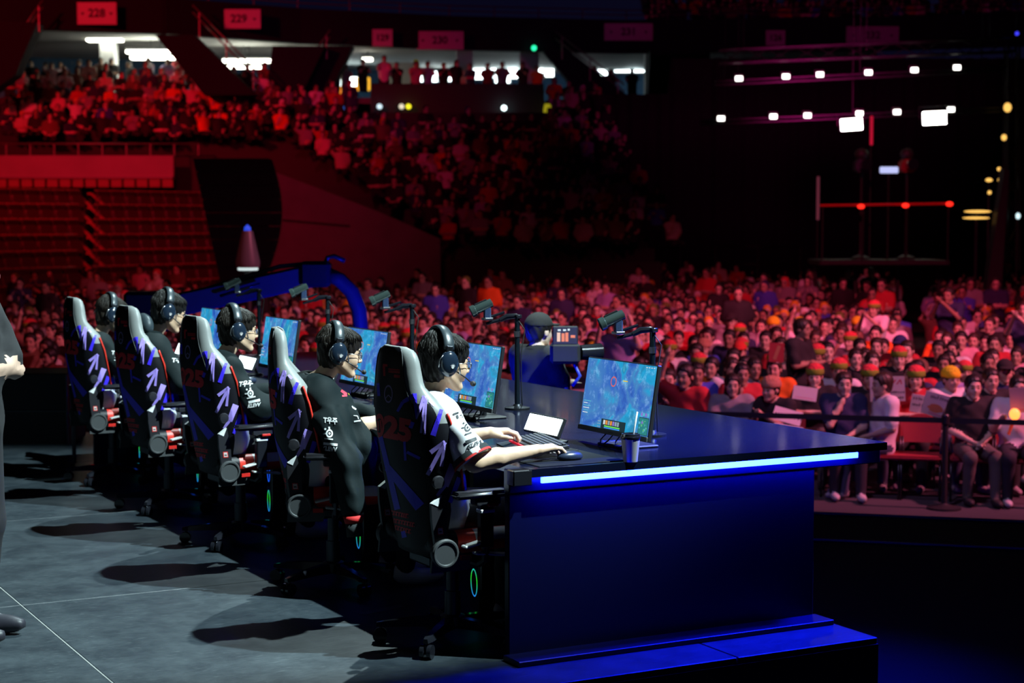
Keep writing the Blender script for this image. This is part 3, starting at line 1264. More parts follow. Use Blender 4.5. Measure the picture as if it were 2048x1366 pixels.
M_CLOTHW = mat('white_jersey_cloth', (0.74, 0.74, 0.77), 0.8, bump=0.05, nscale=400)
M_CLOTHK = mat('black_cloth', (0.014, 0.020, 0.022), 0.85, bump=0.06, nscale=300)
M_JACKET = mat('black_jacket_cloth', (0.003, 0.009, 0.0105), 0.78, bump=0.05, nscale=160, spec=0.25)
M_CLOTHR = mat('red_cloth', (0.62, 0.02, 0.02), 0.75)
M_CLOTHWT = mat('white_trim_cloth', (0.70, 0.70, 0.70), 0.75)
M_TROUS = mat('black_trousers', (0.012, 0.012, 0.016), 0.8)
M_SHOEW = mat('white_shoe', (0.65, 0.65, 0.68), 0.5)


# ------------------------------------------------------------------ headset and glasses (in the frame of the head)
def make_headset():
    root = empty('headset')
    mb = MB()
    pts = []
    for k in range(17):
        t = math.radians(-78 + 156 * k / 16)
        pts.append((-.040, .100 * math.sin(t), .036 + .104 * math.cos(t)))
    mb.tube(pts, .0095, 10, flat=2.45)
    mb.build('headband', mat('headset_dark', (0.03, 0.042, 0.05), 0.35), root, smooth=True)
    mb = MB()
    mb.tube([(-.040, y, z - .012) for x, y, z in pts[3:14]], .007, 6, flat=2.4)
    mb.build('band_cushion', M_BLACKP, root, smooth=True)
    for s in (-1, 1):
        mb = MB()
        mb.box((-.040, s * .101, .056), (.030, .010, .034), .004)
        mb.build('slider', M_DSTEEL, root)
        mb = MB()
        mb.tube([(-.054, s * .100, .046), (-.078, s * .104, .018), (-.082, s * .106, -.014)], .0028, 6)
        mb.tube([(-.026, s * .100, .046), (.000, s * .104, .018), (.012, s * .106, -.022), (.014, s * .104, -.036)], .0028, 6)
        mb.build('yoke', M_STEEL, root, smooth=True)
        R = Matrix.Rotation(s * -math.pi / 2, 4, 'X')
        mb = MB()
        S = Matrix.Diagonal((0.92, 1.18, 1.0, 1.0))
        M = Matrix.Translation((-.036, s * .082, .002)) @ R @ S
        mb.lathe([(.012, 0), (.038, 0), (.0435, .006), (.0445, .016), (.041, .027), (.032, .036), (.016, .040), (.003, .041)], 26, M)
        cup = mb.build('ear_cup', mat('cup_gloss', (0.012, 0.022, 0.04), 0.18, coat=0.5), root, smooth=True)
        mb = MB()
        mb.lathe([(.020, -.012), (.036, -.013), (.043, -.006), (.043, .002), (.02, .004)], 22, M)
        mb.build('ear_cushion', M_BLACKP, cup, smooth=True)
        # pale emblem: a crest of petals round a stem
        mb = MB()
        E = Matrix.Translation((-.030, s * .1242, -.004)) @ Matrix.Rotation(s * -math.pi / 2, 4, 'X') @ Matrix.Diagonal((1, -s, 1, 1))
        for a in (-62, -32, 0, 32, 62):
            L = .0125 if a == 0 else .0115
            ca, sa = math.cos(math.radians(a)), math.sin(math.radians(a))
            q = [(-.0022, 0.001), (0, L), (.0022, 0.001)]
            poly = [(x * ca + y * sa, -x * sa + y * ca - .004) for x, y in q]
            mb.prism(poly, -.002, .0005, E)
        mb.prism([(-.007, -.005), (.007, -.005), (.004, -.0085), (0, -.011), (-.004, -.0085)], -.002, .0005, E)
        mb.build('emblem', mat('emblem_white', (0.75, 0.72, 0.72), 0.4), cup)
    mb = MB()
    mb.tube([(.000, -.100, -.026), (.045, -.094, -.048), (.088, -.066, -.068), (.108, -.038, -.072)], .0028, 6)
    boom = mb.build('microphone_boom', M_BLACKP, root, smooth=True)
    mb = MB()
    mb.ell((.112, -.032, -.072), (.012, .014, .011), 10, 8)
    mb.build('foam_tip', M_BLACK, boom, smooth=True)
    return root


def make_glasses():
    root = empty('eyeglasses')
    for s in (-1, 1):
        mb = MB()
        pts = [(.098 - .004 * abs(math.cos(t)), s * .033 + .023 * math.cos(t), .0 + .018 * math.sin(t)) for t in [2 * math.pi * k / 20 for k in range(21)]]
        mb.tube(pts, .0016, 5, cap=False)
        mb.build('rim', M_STEEL, root, smooth=True)
        mb = MB()
        mb.ell((.0985, s * .033, 0), (.0006, .0222, .0172), 12, 6)
        mb.build('lens', mat('lens_glass', (0.9, 0.93, 1.0), 0.03, alpha=0.95), root, smooth=True)
        mb = MB()
        mb.tube([(.096, s * .056, .006), (.06, s * .074, .006), (-.005, s * .086, .004)], .0014, 5)
        mb.build('temple_arm', M_STEEL, root, smooth=True)
    mb = MB()
    mb.tube([(.099, -.011, .004), (.102, 0, .007), (.099, .011, .004)], .0014, 5)
    mb.build('bridge', M_STEEL, root, smooth=True)
    return root


def place_m(o, base, hc, R, sc=1.0):
    M = base @ Matrix.Translation(hc) @ R.to_4x4() @ Matrix.Scale(sc, 4)
    o.location = M.to_translation()
    o.rotation_euler = M.to_euler()
    o.scale = (sc, sc, sc)
    return o


# ------------------------------------------------------------------ prints laid onto curved surfaces
class Surf:
    """a mesh object with a known world matrix, to lay prints on"""
    def __init__(s, o, world):
        me = o.data
        s.M, s.I = world, world.inverted()
        s.b = BVHTree.FromPolygons([v.co for v in me.vertices], [tuple(p.vertices) for p in me.polygons])
        s.o0 = s.I @ CAM_P

    def hit(s, px, py, off):
        d = (s.I.to_3x3() @ ray(px, py)).normalized()
        p, n, i, t = s.b.ray_cast(s.o0, d)
        if p is None:
            return None
        if n.dot(d) > 0:
            n = -n
        return p - d * (off * 1.2) + n * (off * 0.4)


def refine(vs, fs, L):
    """split triangles until no edge is longer than L pixels"""
    vs = [tuple(v) for v in vs]
    st, out = [], []
    for f in fs:
        for i in range(1, len(f) - 1):
            st.append((f[0], f[i], f[i + 1]))
    mid = {}
    while st:
        t = st.pop()
        e = [(math.dist(vs[t[i]], vs[t[(i + 1) % 3]]), i) for i in range(3)]
        m, i = max(e)
        if m <= L:
            out.append(t)
            continue
        a, b, c = t[i], t[(i + 1) % 3], t[(i + 2) % 3]
        k = (min(a, b), max(a, b))
        if k not in mid:
            mid[k] = len(vs)
            vs.append(((vs[a][0] + vs[b][0]) / 2, (vs[a][1] + vs[b][1]) / 2))
        q = mid[k]
        st += [(a, q, c), (q, b, c)]
    return vs, out


def lay(surf, verts, faces, name, material, parent, off=0.0015, maxd=None):
    verts, faces = refine(verts, faces, 5.0)
    pts = [surf.hit(x, y, off) for x, y in verts]
    used, vs, fs = {}, [], []
    for f in faces:
        if any(pts[i] is None for i in f):
            continue
        P = [pts[i] for i in f]
        if maxd and max((P[a] - P[b]).length for a in range(len(P)) for b in range(a)) > maxd:
            continue
        q = []
        for i in f:
            if i not in used:
                used[i] = len(vs)
                vs.append(pts[i])
            q.append(used[i])
        fs.append(q)
    if not fs:
        return None
    mb = MB()
    mb.add(vs, fs)
    return mb.build(name, material, parent)


def strokes(lst, n=10):
    vs, fs = [], []
    for (x0, y0, x1, y1, w0, w1) in lst:
        dx, dy = x1 - x0, y1 - y0
        L = math.hypot(dx, dy) or 1
        nx, ny = -dy / L, dx / L
        o = len(vs)
        for i in range(n + 1):
            t = i / n
            w = (w0 + (w1 - w0) * t) / 2
            x, y = x0 + dx * t, y0 + dy * t
            vs += [(x - nx * w, y - ny * w), (x, y), (x + nx * w, y + ny * w)]
        for i in range(n):
            a = o + 3 * i
            fs += [(a, a + 1, a + 4, a + 3), (a + 1, a + 2, a + 5, a + 4)]
    return vs, fs


def ring(cx, cy, rx, ry, w, n=28):
    vs, fs = [], []
    for k in range(n):
        t = 2 * math.pi * k / n
        vs += [(cx + rx * math.cos(t), cy + ry * math.sin(t)), (cx + (rx - w) * math.cos(t), cy + (ry - w * ry / rx) * math.sin(t))]
    for k in range(n):
        a, b = 2 * k, 2 * ((k + 1) % n)
        fs.append((a, b, b + 1, a + 1))
    return vs, fs


def disc(cx, cy, rx, ry, n=20):
    vs = [(cx, cy)] + [(cx + rx * math.cos(2 * math.pi * k / n), cy + ry * math.sin(2 * math.pi * k / n)) for k in range(n)]
    return vs, [(0, 1 + k, 1 + (k + 1) % n) for k in range(n)]


def words_px(txt, cx, cy, ux, uy, vx, vy, bold=0.02):
    """lettering whose unit height and advance are given by two pixel vectors"""
    vs, fs = text_mesh(txt, 1.0, bold)
    w = max(v.x for v in vs) - min(v.x for v in vs)
    return [(cx + v.x / w * ux + v.y * vx, cy + v.x / w * uy + v.y * vy) for v in vs], fs


def cat2(*ms):
    vs, fs = [], []
    for v, f in ms:
        o = len(vs)
        vs += v
        fs += [tuple(i + o for i in q) for q in f]
    return vs, fs


# ------------------------------------------------------------------ five chairs
chair0, back0, seat0 = make_chair()
W0 = Matrix.Translation(ORG) @ Matrix.Rotation(ANG, 4, 'Z')
sb = Surf(back0, W0)
PUR = [(849, 792, 833, 838, 9, 3), (850, 793, 842, 866, 4, 5), (853, 797, 849, 869, 3, 4), (890, 883, 861, 905, 7, 9),
                (890, 884, 855, 950, 8, 8), (889, 888, 883, 933, 5, 7), (907, 929, 890, 972, 16, 14), (890, 970, 874, 992, 9, 6),
                (859, 802, 869, 811, 5, 6)]

BLU = [(829, 787, 833, 838, 9, 3), (883, 819, 866, 871, 7, 11), (919, 955, 900, 1005, 11, 8), (795, 823, 806, 804, 5, 7),
                (806, 804, 829, 791, 7, 11), (756, 766, 758, 792, 6, 6), (761, 873, 795, 1019, 9, 12), (775, 935, 840, 1014, 14, 22),
                (809, 883, 811, 921, 5, 5), (814, 904, 840, 917, 6, 6), (826, 844, 821, 856, 8, 8), (806, 1062, 809, 1075, 8, 10)]
for lst_, nm_, mm_ in ((PUR, 'purple_stroke', M_PURPLE), (BLU, 'blue_stroke', M_BLUEP)):
    for st_ in lst_:
        lay(sb, *strokes([st_]), nm_, mm_, back0, maxd=0.1)
v, f = cat2(words_px('25', 796, 860, 56, 11, 2, -58, 0.06), ring(759, 851, 10, 24, 4), strokes([(756, 842, 757, 862, 3, 3), (761, 840, 763, 864, 3, 3)], 4))
lay(sb, v, f, 'red_number', M_REDPR, back0, maxd=0.1)
v, f = cat2(strokes([(768, 731, 769, 752, 5, 4), (766, 730, 775, 731, 5, 5), (777, 738, 800, 740, 2.2, 2.2), (777, 741.5, 800, 743.5, 1.6, 1.6), (777, 744, 800, 746, 1.8, 1.8),
                     (788, 752, 800, 753, 6, 6)], 4))
lay(sb, v, f, 'red_mark', M_REDPR, back0, maxd=0.1)
v, f = cat2(ring(777, 788, 8.5, 18, 1.6), strokes([(771, 797, 777, 790, 1.5, 1.5), (777, 790, 783, 797, 1.5, 1.5)], 3))
lay(sb, v, f, 'ring_mark', M_GREYPR, back0, maxd=0.1)
rg = random.Random(3)
lst = []
for (x0, y0, x1, y1) in ((778, 1024, 815, 1032), (783, 1040, 830, 1050), (785, 1053, 820, 1063)):
    x = x0
    while x < x1:
        w = rg.uniform(4, 6.5)
        y = y0 + (y1 - y0) * (x - x0) / (x1 - x0)
        lst += [(x, y - 4, x, y + 5, 2.6, 2.6), (x, y - 3.5, x + w - 1.5, y - 2.5, 2.6, 2.2), (x + w * 0.5, y + 3.5, x + w - 1.5, y + 4, 2.2, 2.6)]
        x += w
lay(sb, *strokes(lst, 2), 'red_lettering', M_REDPR, back0, maxd=0.1)

CH_LABEL = ['gaming chair with the player in the white jersey, nearest the desk end',
            'gaming chair turned side-on with the player whose jacket sleeve hangs down',
            'gaming chair of the middle player in a black jacket, third from the desk end',
            'gaming chair with a round neck pillow, fourth from the desk end',
            'gaming chair at the far end of the row, fifth from the desk end']
CH_YAW = [0, -20, 2, 3, 0]
CH_U = [0.0, 0.0, -0.01, -0.01, 0.0]
chairs = []
for i in range(5):
    cch = chair0 if i == 0 else copy_tree(chair0)
    place(cch, SF(CH_U[i], SEAT_V[i]), ANG + math.radians(CH_YAW[i]))
    tag(cch, CH_LABEL[i], 'chair', 'gaming chairs in a row')
    chairs.append(cch)
# neck pillow strapped to the fourth chair
P = [('e', (0, 0, 0), (.055, .13, .085), 0)]
V, Q = surface_nets(lambda p: eval_prims(p, P) + .004 * np.cos(p[:, 1] * 20), (-.08, -.16, -.11), (.08, .16, .11), .012)
np_ = obj('neck_pillow', np_mesh('neck_pillow', V, Q, mat('pillow_dark', (0.03, 0.045, 0.055), 0.5)))
tag(np_, 'dark rounded neck pillow on the headrest of the fourth gaming chair', 'pillow')
place(np_, SF(-0.165, SEAT_V[3], 1.18), ANG)

# ------------------------------------------------------------------ five players
COLLAR_W = [M_CLOTHK, M_CLOTHR, M_CLOTHWT]
COLLAR_B = [M_CLOTHK, M_CLOTHWT, M_CLOTHR]
UPZ = (0, 0, 1)
PL = [
    dict(head=(-0.03, 0, 1.228), att=(0, 6, 0), sh=(-.135, 1.030, .170), eR=(-.045, -.30, .834), wR=(.262, -.285, .862), eL=(-.02, .27, .845), wL=(.27, .165, .890),
         hR=((1, .04, .10), UPZ, 1, (24, 34, 22)), hL=((1, -.22, .06), UPZ, -1, (26, 36, 30)), style='short', cloth=M_CLOTHW, collar=COLLAR_W, bare=True, seed=3),
    dict(head=(0.045, 0.0, 1.178), att=(0, 8, 0), sh=(-.105, .995, .165), eR=(.05, -.13, .80), wR=(.29, -.10, .86), eL=(.0, .27, .84), wL=(.27, .16, .85),
         hR=((1, .2, -.1), UPZ, 1, (2, 30, 28)), hL=((1, -.2, -.1), UPZ, -1, (2, 34, 30)), style='drape', cloth=M_JACKET, collar=COLLAR_B, seed=5, hair=M_HAIRB, hstyle=1, fine=False),
    dict(head=(0.0, 0, 1.215), att=(0, 2, 0), sh=(-.13, 1.02, .172), eR=(.01, -.29, .80), wR=(.28, -.20, .85), eL=(-.02, .27, .83), wL=(.27, .16, .85),
         hR=((1, .15, -.1), UPZ, 1, (2, 30, 28)), hL=((1, -.2, -.1), UPZ, -1, (2, 34, 30)), style='long', cloth=M_JACKET, collar=COLLAR_B, seed=8, hair=M_HAIRB, fine=False,
         knee=.40, feet=((.36, -.10), (.44, .04))),
    dict(head=(0.015, 0, 1.255), att=(0, 14, 0), sh=(-.13, 1.06, .172), eR=(.0, -.27, .83), wR=(.26, -.20, .85), eL=(-.02, .27, .83), wL=(.27, .16, .85),
         hR=((1, .15, -.1), UPZ, 1, (2, 30, 28)), hL=((1, -.2, -.1), UPZ, -1, (2, 34, 30)), style='long', cloth=M_JACKET, collar=COLLAR_B, seed=13, hstyle=1, fine=False),
    dict(head=(0.01, 0, 1.175), att=(6, 14, 0), sh=(-.13, .985, .172), eR=(.0, -.27, .82), wR=(.26, -.20, .85), eL=(-.02, .27, .83), wL=(.27, .16, .85),
         hR=((1, .15, -.1), UPZ, 1, (2, 30, 28)), hL=((1, -.2, -.1), UPZ, -1, (2, 34, 30)), style='long', cloth=M_JACKET, collar=COLLAR_B, seed=21, hair=M_HAIRB, fine=False),
]
PL_LABEL = ['seated player in a white short-sleeved jersey working a mouse and keyboard',
            'seated player with a black jacket draped over the shoulders, its sleeve hanging empty',
            'seated player in a black jacket leaning on the armrest, middle of the row',
            'seated player in a black jacket with ruffled hair, fourth from the desk end',
            'seated player in a black jacket, farthest along the row']
PL_YAW = [0, -8, 0, 0, 0]
HS_LABEL = ['black headset on the player in the white jersey', 'black headset on the player with the draped jacket',
            'black headset on the middle player of the row', 'black headset on the player with ruffled hair', 'black headset on the player at the far end of the row']
GL_LABEL = ['thin-rimmed glasses on the player in the white jersey', 'thin-rimmed glasses on the player with the draped jacket',
            'thin-rimmed glasses on the middle player of the row', 'thin-rimmed glasses on the player with ruffled hair']
headset0, glasses0 = make_headset(), make_glasses()
TOPS = []
for i, sp in enumerate(PL):
    body, top, hc, R = make_player(sp)
    a = ANG + math.radians(PL_YAW[i])
    loc = SF(CH_U[i], SEAT_V[i])
    place(body, loc, a)
    tag(body, PL_LABEL[i], 'person', 'players in a row')
    W = Matrix.Translation(loc) @ Matrix.Rotation(a, 4, 'Z')
    TOPS.append((top, W))
    h = headset0 if i == 0 else copy_tree(headset0)
    place_m(h, W, hc, R, 1.1)
    tag(h, HS_LABEL[i], 'headset', 'headsets worn by the players')
    if i < 4:
        g = glasses0 if i == 0 else copy_tree(glasses0)
        place_m(g, W, hc, R)
        tag(g, GL_LABEL[i], 'glasses', 'glasses worn by the players')

# prints on the sleeves
M_PRK = mat('print_black', (0.02, 0.025, 0.03), 0.6)
M_PRW = mat('print_white', (0.75, 0.76, 0.76), 0.6)
M_PRB = mat('print_blue', (0.05, 0.08, 0.5), 0.6)
M_PRR = mat('print_red', (0.6, 0.04, 0.08), 0.6)
M_PRY = mat('print_yellow', (0.8, 0.5, 0.02), 0.6)


def eye_logo(cx, cy, r, sk=0.0):
    return cat2(ring(cx, cy, r * 0.82, r, r * 0.34), disc(cx, cy, r * 0.26, r * 0.32, 10), disc(cx - r * 1.0, cy - r * 1.05, r * 0.26, r * 0.26, 8),
                strokes([(cx - r * 1.5, cy + r * 0.1, cx - r * 0.6, cy, r * 0.35, r * 0.35), (cx - r * .1, cy - r * 1.6, cx, cy - r * 0.9, r * 0.4, r * 0.4)], 2))


s1 = Surf(*TOPS[0])
m = (strokes([(906, 829, 917, 825, 3.4, 3.4), (913.5, 830, 916, 837, 4, 4)], 3), words_px('우', 926, 829, 12, -3, 3, -15, 0.03), eye_logo(935, 855, 8),
         strokes([(930, 869, 943, 865, 2.6, 2.6), (931, 885, 953, 877, 6.5, 6.5)], 4), words_px('KLEVV', 950, 889, 31, -11, 4, -13, 0.05))
for q_ in m:
    lay(s1, *q_, 'sleeve_print', M_PRK, TOPS[0][0], 0.002, 0.05)
s2 = Surf(*TOPS[1])
m = (words_px('T우주', 661, 842, 28, 3, 0, -14, 0.04), eye_logo(659, 867, 8.5), strokes([(649, 877, 666, 879, 2.6, 2.6), (647, 887, 675, 890, 5, 5)], 4),
         words_px('KLEVV', 659, 898, 30, 3, 1, -12, 0.05), strokes([(706, 815, 712, 819, 3, 3), (704, 812, 706, 816, 2, 2), (707, 831, 715, 832, 1.6, 1.6), (715, 832, 717, 838, 1.6, 1.6), (708, 843, 721, 841, 3, 3)], 3))
for q_ in m:
    lay(s2, *q_, 'sleeve_print', M_PRW, TOPS[1][0], 0.002, 0.05)
lay(s2, *strokes([(682, 781, 693, 789, 5, 6), (684, 792, 694, 791, 4, 4)], 3), 'chest_print', M_PRR, TOPS[1][0], 0.002, 0.05)
lay(s2, *strokes([(690, 775, 701, 789, 5, 6)], 3), 'collar_print', M_PRY, TOPS[1][0], 0.003, 0.06)
s3 = Surf(*TOPS[2])
m = (words_px('T우주', 492, 768, 28, -2, 2, -13, 0.04), eye_logo(501, 787, 7.5), strokes([(494, 797, 511, 793, 2.4, 2.4), (497, 805, 520, 800, 5, 5)], 4),
         words_px('KLEVV', 508, 811, 25, -4, 2, -10, 0.05))
for q_ in m:
    lay(s3, *q_, 'sleeve_print', M_PRW, TOPS[2][0], 0.002, 0.05)
s4 = Surf(*TOPS[3])
lay(s4, *words_px('T우', 353, 721, 18, 1, 1, -11, 0.04), 'sleeve_print', M_PRW, TOPS[3][0], 0.002, 0.05)
s5 = Surf(*TOPS[4])
for q_ in (words_px('T우', 231, 706, 16, 1, 1, -10, 0.04), eye_logo(236, 720, 5)):
    lay(s5, *q_, 'sleeve_print', M_PRW, TOPS[4][0], 0.002, 0.05)


# ------------------------------------------------------------------ things on the desk (local: x away from the player, y left)
def screen_mat():
    m = bpy.data.materials.new('lit_game_screen')
    m.use_nodes = True
    nt = m.node_tree
    b = nt.nodes['Principled BSDF']
    b.inputs['Base Color'].default_value = (0.01, 0.01, 0.015, 1)
    b.inputs['Roughness'].default_value = 0.25
    L = nt.links.new
    tc = nt.nodes.new('ShaderNodeTexCoord')
    oi = nt.nodes.new('ShaderNodeObjectInfo')
    ml = nt.nodes.new('ShaderNodeMath')
    ml.operation = 'MULTIPLY'
    ml.inputs[1].default_value = 37.0
    L(oi.outputs['Random'], ml.inputs[0])
    cx = nt.nodes.new('ShaderNodeCombineXYZ')
    L(ml.outputs[0], cx.inputs[0])
    ad = nt.nodes.new('ShaderNodeVectorMath')
    ad.operation = 'ADD'
    L(tc.outputs['Object'], ad.inputs[0])
    L(cx.outputs[0], ad.inputs[1])
    n1 = nt.nodes.new('ShaderNodeTexNoise')
    n1.inputs['Scale'].default_value = 3.4
    n1.inputs['Detail'].default_value = 3
    n1.inputs['Distortion'].default_value = 1.6
    L(ad.outputs[0], n1.inputs['Vector'])
    n2 = nt.nodes.new('ShaderNodeTexNoise')
    n2.inputs['Scale'].default_value = 26
    n2.inputs['Detail'].default_value = 6
    n2.inputs['Roughness'].default_value = 0.7
    L(ad.outputs[0], n2.inputs['Vector'])
    r1 = nt.nodes.new('ShaderNodeValToRGB')
    e = r1.color_ramp.elements
    e[0].position, e[0].color = 0.30, (0.012, 0.06, 0.36, 1)
    e[1].position, e[1].color = 0.72, (0.10, 0.55, 0.62, 1)
    for p, c in ((0.42, (0.03, 0.13, 0.50, 1)), (0.50, (0.055, 0.21, 0.50, 1)), (0.56, (0.012, 0.33, 0.62, 1)), (0.64, (0.02, 0.22, 0.42, 1))):
        q = e.new(p)
        q.color = c
    L(n1.outputs['Fac'], r1.inputs[0])
    r2 = nt.nodes.new('ShaderNodeValToRGB')
    r2.color_ramp.elements[0].position, r2.color_ramp.elements[0].color = 0.52, (0, 0, 0, 1)
    r2.color_ramp.elements[1].position, r2.color_ramp.elements[1].color = 0.72, (0.35, 0.55, 0.60, 1)
    L(n2.outputs['Fac'], r2.inputs[0])
    mx = nt.nodes.new('ShaderNodeMix')
    mx.data_type = 'RGBA'
    mx.blend_type = 'ADD'
    mx.inputs[0].default_value = 0.4
    L(r1.outputs[0], mx.inputs[6])
    L(r2.outputs[0], mx.inputs[7])
    L(mx.outputs[2], b.inputs['Emission Color'])
    b.inputs['Emission Strength'].default_value = 1.05
    return m


def glow(name, c, s=1.0):
    return mat(name, (0.01, 0.01, 0.01), 0.5, emit=c, strength=s)


M_SCREEN = screen_mat()


def make_monitor():
    root = empty('monitor')
    W, H = 0.60, 0.345
    T = Matrix.Translation((0, 0, 0.225)) @ Matrix.Rotation(math.radians(9), 4, 'Y')

    def quadm(mb, y0, y1, z0, z1, x, mi=0, th=0.0):
        p = [T @ Vector(q) for q in ((x, y0, z0), (x, y1, z0), (x, y1, z1), (x, y0, z1))]
        mb.quad(*p, mi=mi)
    mb = MB()
    mb.box(T @ Vector((0.012, 0, 0)), (0.022, W, H), 0.004, T.to_3x3())
    mb.box(T @ Vector((0.032, 0, -0.01)), (0.03, W * 0.55, H * 0.55), 0.012, T.to_3x3())
    mb.build('housing', M_BLACKP, root)
    mb = MB()
    mb.box(T @ Vector((-0.002, 0, -H / 2 + 0.011)), (0.010, W - 0.002, 0.022), 0.002, T.to_3x3())
    chin = mb.build('chin_bezel', M_GREYP, root)
    mb = MB()
    quadm(mb, -0.02, 0.02, -H / 2 + 0.009, -H / 2 + 0.013, -0.0078)
    mb.build('maker_mark', M_BLACK, chin)
    mb = MB()
    w2, zb, zt = W / 2 - 0.006, -H / 2 + 0.023, H / 2 - 0.006
    p = [T @ Vector(q) for q in ((-0.0005, -w2, zb), (-0.0005, w2, zb), (-0.0005, w2, zt), (-0.0005, -w2, zt), (0.004, -w2, zb), (0.004, w2, zb), (0.004, w2, zt), (0.004, -w2, zt))]
    mb.add(p, [(0, 1, 2, 3), (4, 5, 6, 7), (0, 1, 5, 4), (2, 3, 7, 6), (1, 2, 6, 5), (0, 3, 7, 4)])
    sc = mb.build('screen', M_SCREEN, root)
    # interface drawn on the screen (the player's right is -y)
    rg = random.Random(5)
    x = -0.0012
    mb = MB()
    quadm(mb, -w2 + 0.003, -w2 + 0.083, zb + 0.003, zb + 0.083, x)
    quadm(mb, -w2 + 0.006, -w2 + 0.080, zb + 0.006, zb + 0.080, x - .0003, 1)
    for i in range(16):
        y, z = rg.uniform(-w2 + 0.01, -w2 + 0.072), rg.uniform(zb + 0.01, zb + 0.07)
        quadm(mb, y, y + rg.uniform(.004, .014), z, z + rg.uniform(.003, .012), x - .0006 - i * 2e-5, rg.choice((2, 3, 4)))
    for i in range(4):
        quadm(mb, -w2 + 0.006 + i * .018, -w2 + 0.020 + i * .018, zb + 0.089, zb + 0.103, x - .0004, 4 if i % 2 else 3)
    mb.build('map_inset', [glow('ui_dark', (0.01, 0.03, 0.04)), glow('ui_teal', (0.02, 0.22, 0.22)), glow('ui_green', (0.10, 0.45, 0.20)),
                           glow('ui_cyan', (0.10, 0.45, 0.60)), glow('ui_purple', (0.25, 0.18, 0.60))], sc)
    mb = MB()
    quadm(mb, -0.105, 0.105, zb, zb + 0.045, x)
    for i in range(7):
        quadm(mb, 0.070 - i * .020, 0.086 - i * .020, zb + 0.020, zb + 0.040, x - .0004, (1, 2, 3, 2, 4, 3, 3)[i])
    quadm(mb, -0.06, 0.075, zb + 0.010, zb + 0.016, x - .0004, 5)
    quadm(mb, -0.06, 0.075, zb + 0.003, zb + 0.008, x - .0004, 6)
    for i in range(6):
        quadm(mb, 0.112 + (i % 2) * .014, 0.122 + (i % 2) * .014, zb + 0.004 + (i // 2) * .013, zb + 0.008 + (i // 2) * .013, x - .0004, 3)
    mb.build('status_bar', [MATS['ui_dark'], glow('ui_white', (0.6, 0.7, 0.75)), glow('ui_orange', (0.75, 0.28, 0.05)), glow('ui_grey', (0.25, 0.35, 0.42)),
                            MATS['ui_purple'], glow('ui_lime', (0.15, 0.75, 0.12)), glow('ui_blue', (0.05, 0.30, 0.9))], sc)
    mb = MB()
    for i in range(6):
        y = w2 - 0.012
        quadm(mb, y - rg.uniform(.03, .075), y, zb + 0.058 + i * .011, zb + 0.062 + i * .011, x - .0004, i % 2)
    for i in range(4):
        quadm(mb, -w2 + 0.010 + i * .02, -w2 + 0.022 + i * .02, zt - 0.012, zt - 0.008, x - .0004, 0)
    quadm(mb, -0.035, -0.075, zt - 0.088, zt - 0.083, x - .0004, 2)
    mb.build('text_lines', [MATS['ui_white'], MATS['ui_cyan'], glow('ui_yellow', (0.7, 0.55, 0.08))], sc)
    mb = MB()
    n = 22
    for k in range(n):
        t0, t1 = 2 * math.pi * k / n, 2 * math.pi * (k + 1) / n
        q = [T @ Vector((x - .0005, 0.045 + r * math.cos(t), zt - 0.095 + r * math.sin(t))) for r, t in ((.024, t0), (.024, t1), (.019, t1), (.019, t0))]
        mb.quad(*q)
    mb.build('target_ring', glow('ui_red', (0.75, 0.13, 0.08)), sc)
    mb = MB()
    mb.box((0.075, 0, 0.13), (0.022, 0.05, 0.26), 0.006)
    mb.build('stand_neck', M_DSTEEL, root)
    mb = MB()
    mb.box((0.06, 0, 0.006), (0.20, 0.22, 0.012), 0.005)
    mb.build('stand_foot', M_BLACK, root)
    mb = MB()
    for i in range(5):
        y = -0.12 + i * 0.05
        pts = [(0.05, y, 0.10), (-0.01 - .01 * i, y - 0.02, 0.03), (-0.05, y + rg.uniform(-.05, .05), 0.008), (0.02, y + rg.uniform(-.1, .1), 0.006), (0.12, y + 0.05, 0.006)]
        mb2 = MB()
        mb2.tube(pts, .0035, 5)
        mb2.build('cable', M_BLACKG, root, smooth=True)
    return root


def make_keyboard():
    root = empty('keyboard')
    KR = Matrix.Translation((-0.15, 0, 0)) @ Matrix.Rotation(math.radians(-9), 4, 'Y') @ Matrix.Translation((0.15, 0, 0))
    mb = MB()
    mb.box((0, 0, 0.010), (0.145, 0.44, 0.018), 0.004)
    body = mb.build('keyboard_body', M_BLACKP, root)
    mb = MB()
    for r in range(6):
        y = -0.205
        xx = 0.055 - r * 0.0195
        while y < 0.20:
            w = 0.0175 if r < 5 or not (-0.06 < y < 0.03) else 0.09
            mb.box((xx, y + w / 2, 0.023), (0.0155, w - 0.002, 0.009), 0.002)
            y += w + 0.0015
    k = mb.build('key_caps', mat('key_grey', (0.04, 0.043, 0.048), 0.45), root)
    k['kind'] = 'stuff'
    mb = MB()
    for r in range(6):
        mb.box((0.064 - r * 0.0195, 0, 0.0195), (0.0035, 0.42, 0.001))
    mb.build('key_backlight', glow('key_glow', (0.7, 0.75, 0.8), 1.3), body)
    mb = MB()
    mb.box((-0.079, 0, 0.012), (0.014, 0.44, 0.010), 0.003)
    mb.build('front_strip', mat('strip_red', (0.6, 0.01, 0.02), 0.4, emit=(0.6, 0.0, 0.02), strength=0.5), root)
    mb = MB()
    mb.box((-0.120, 0, 0.008), (0.065, 0.44, 0.014), 0.006, seg=2)
    mb.build('wrist_rest', M_BLACKP, root)
    for ch in root.children:
        ch.data.transform(KR)
    return root


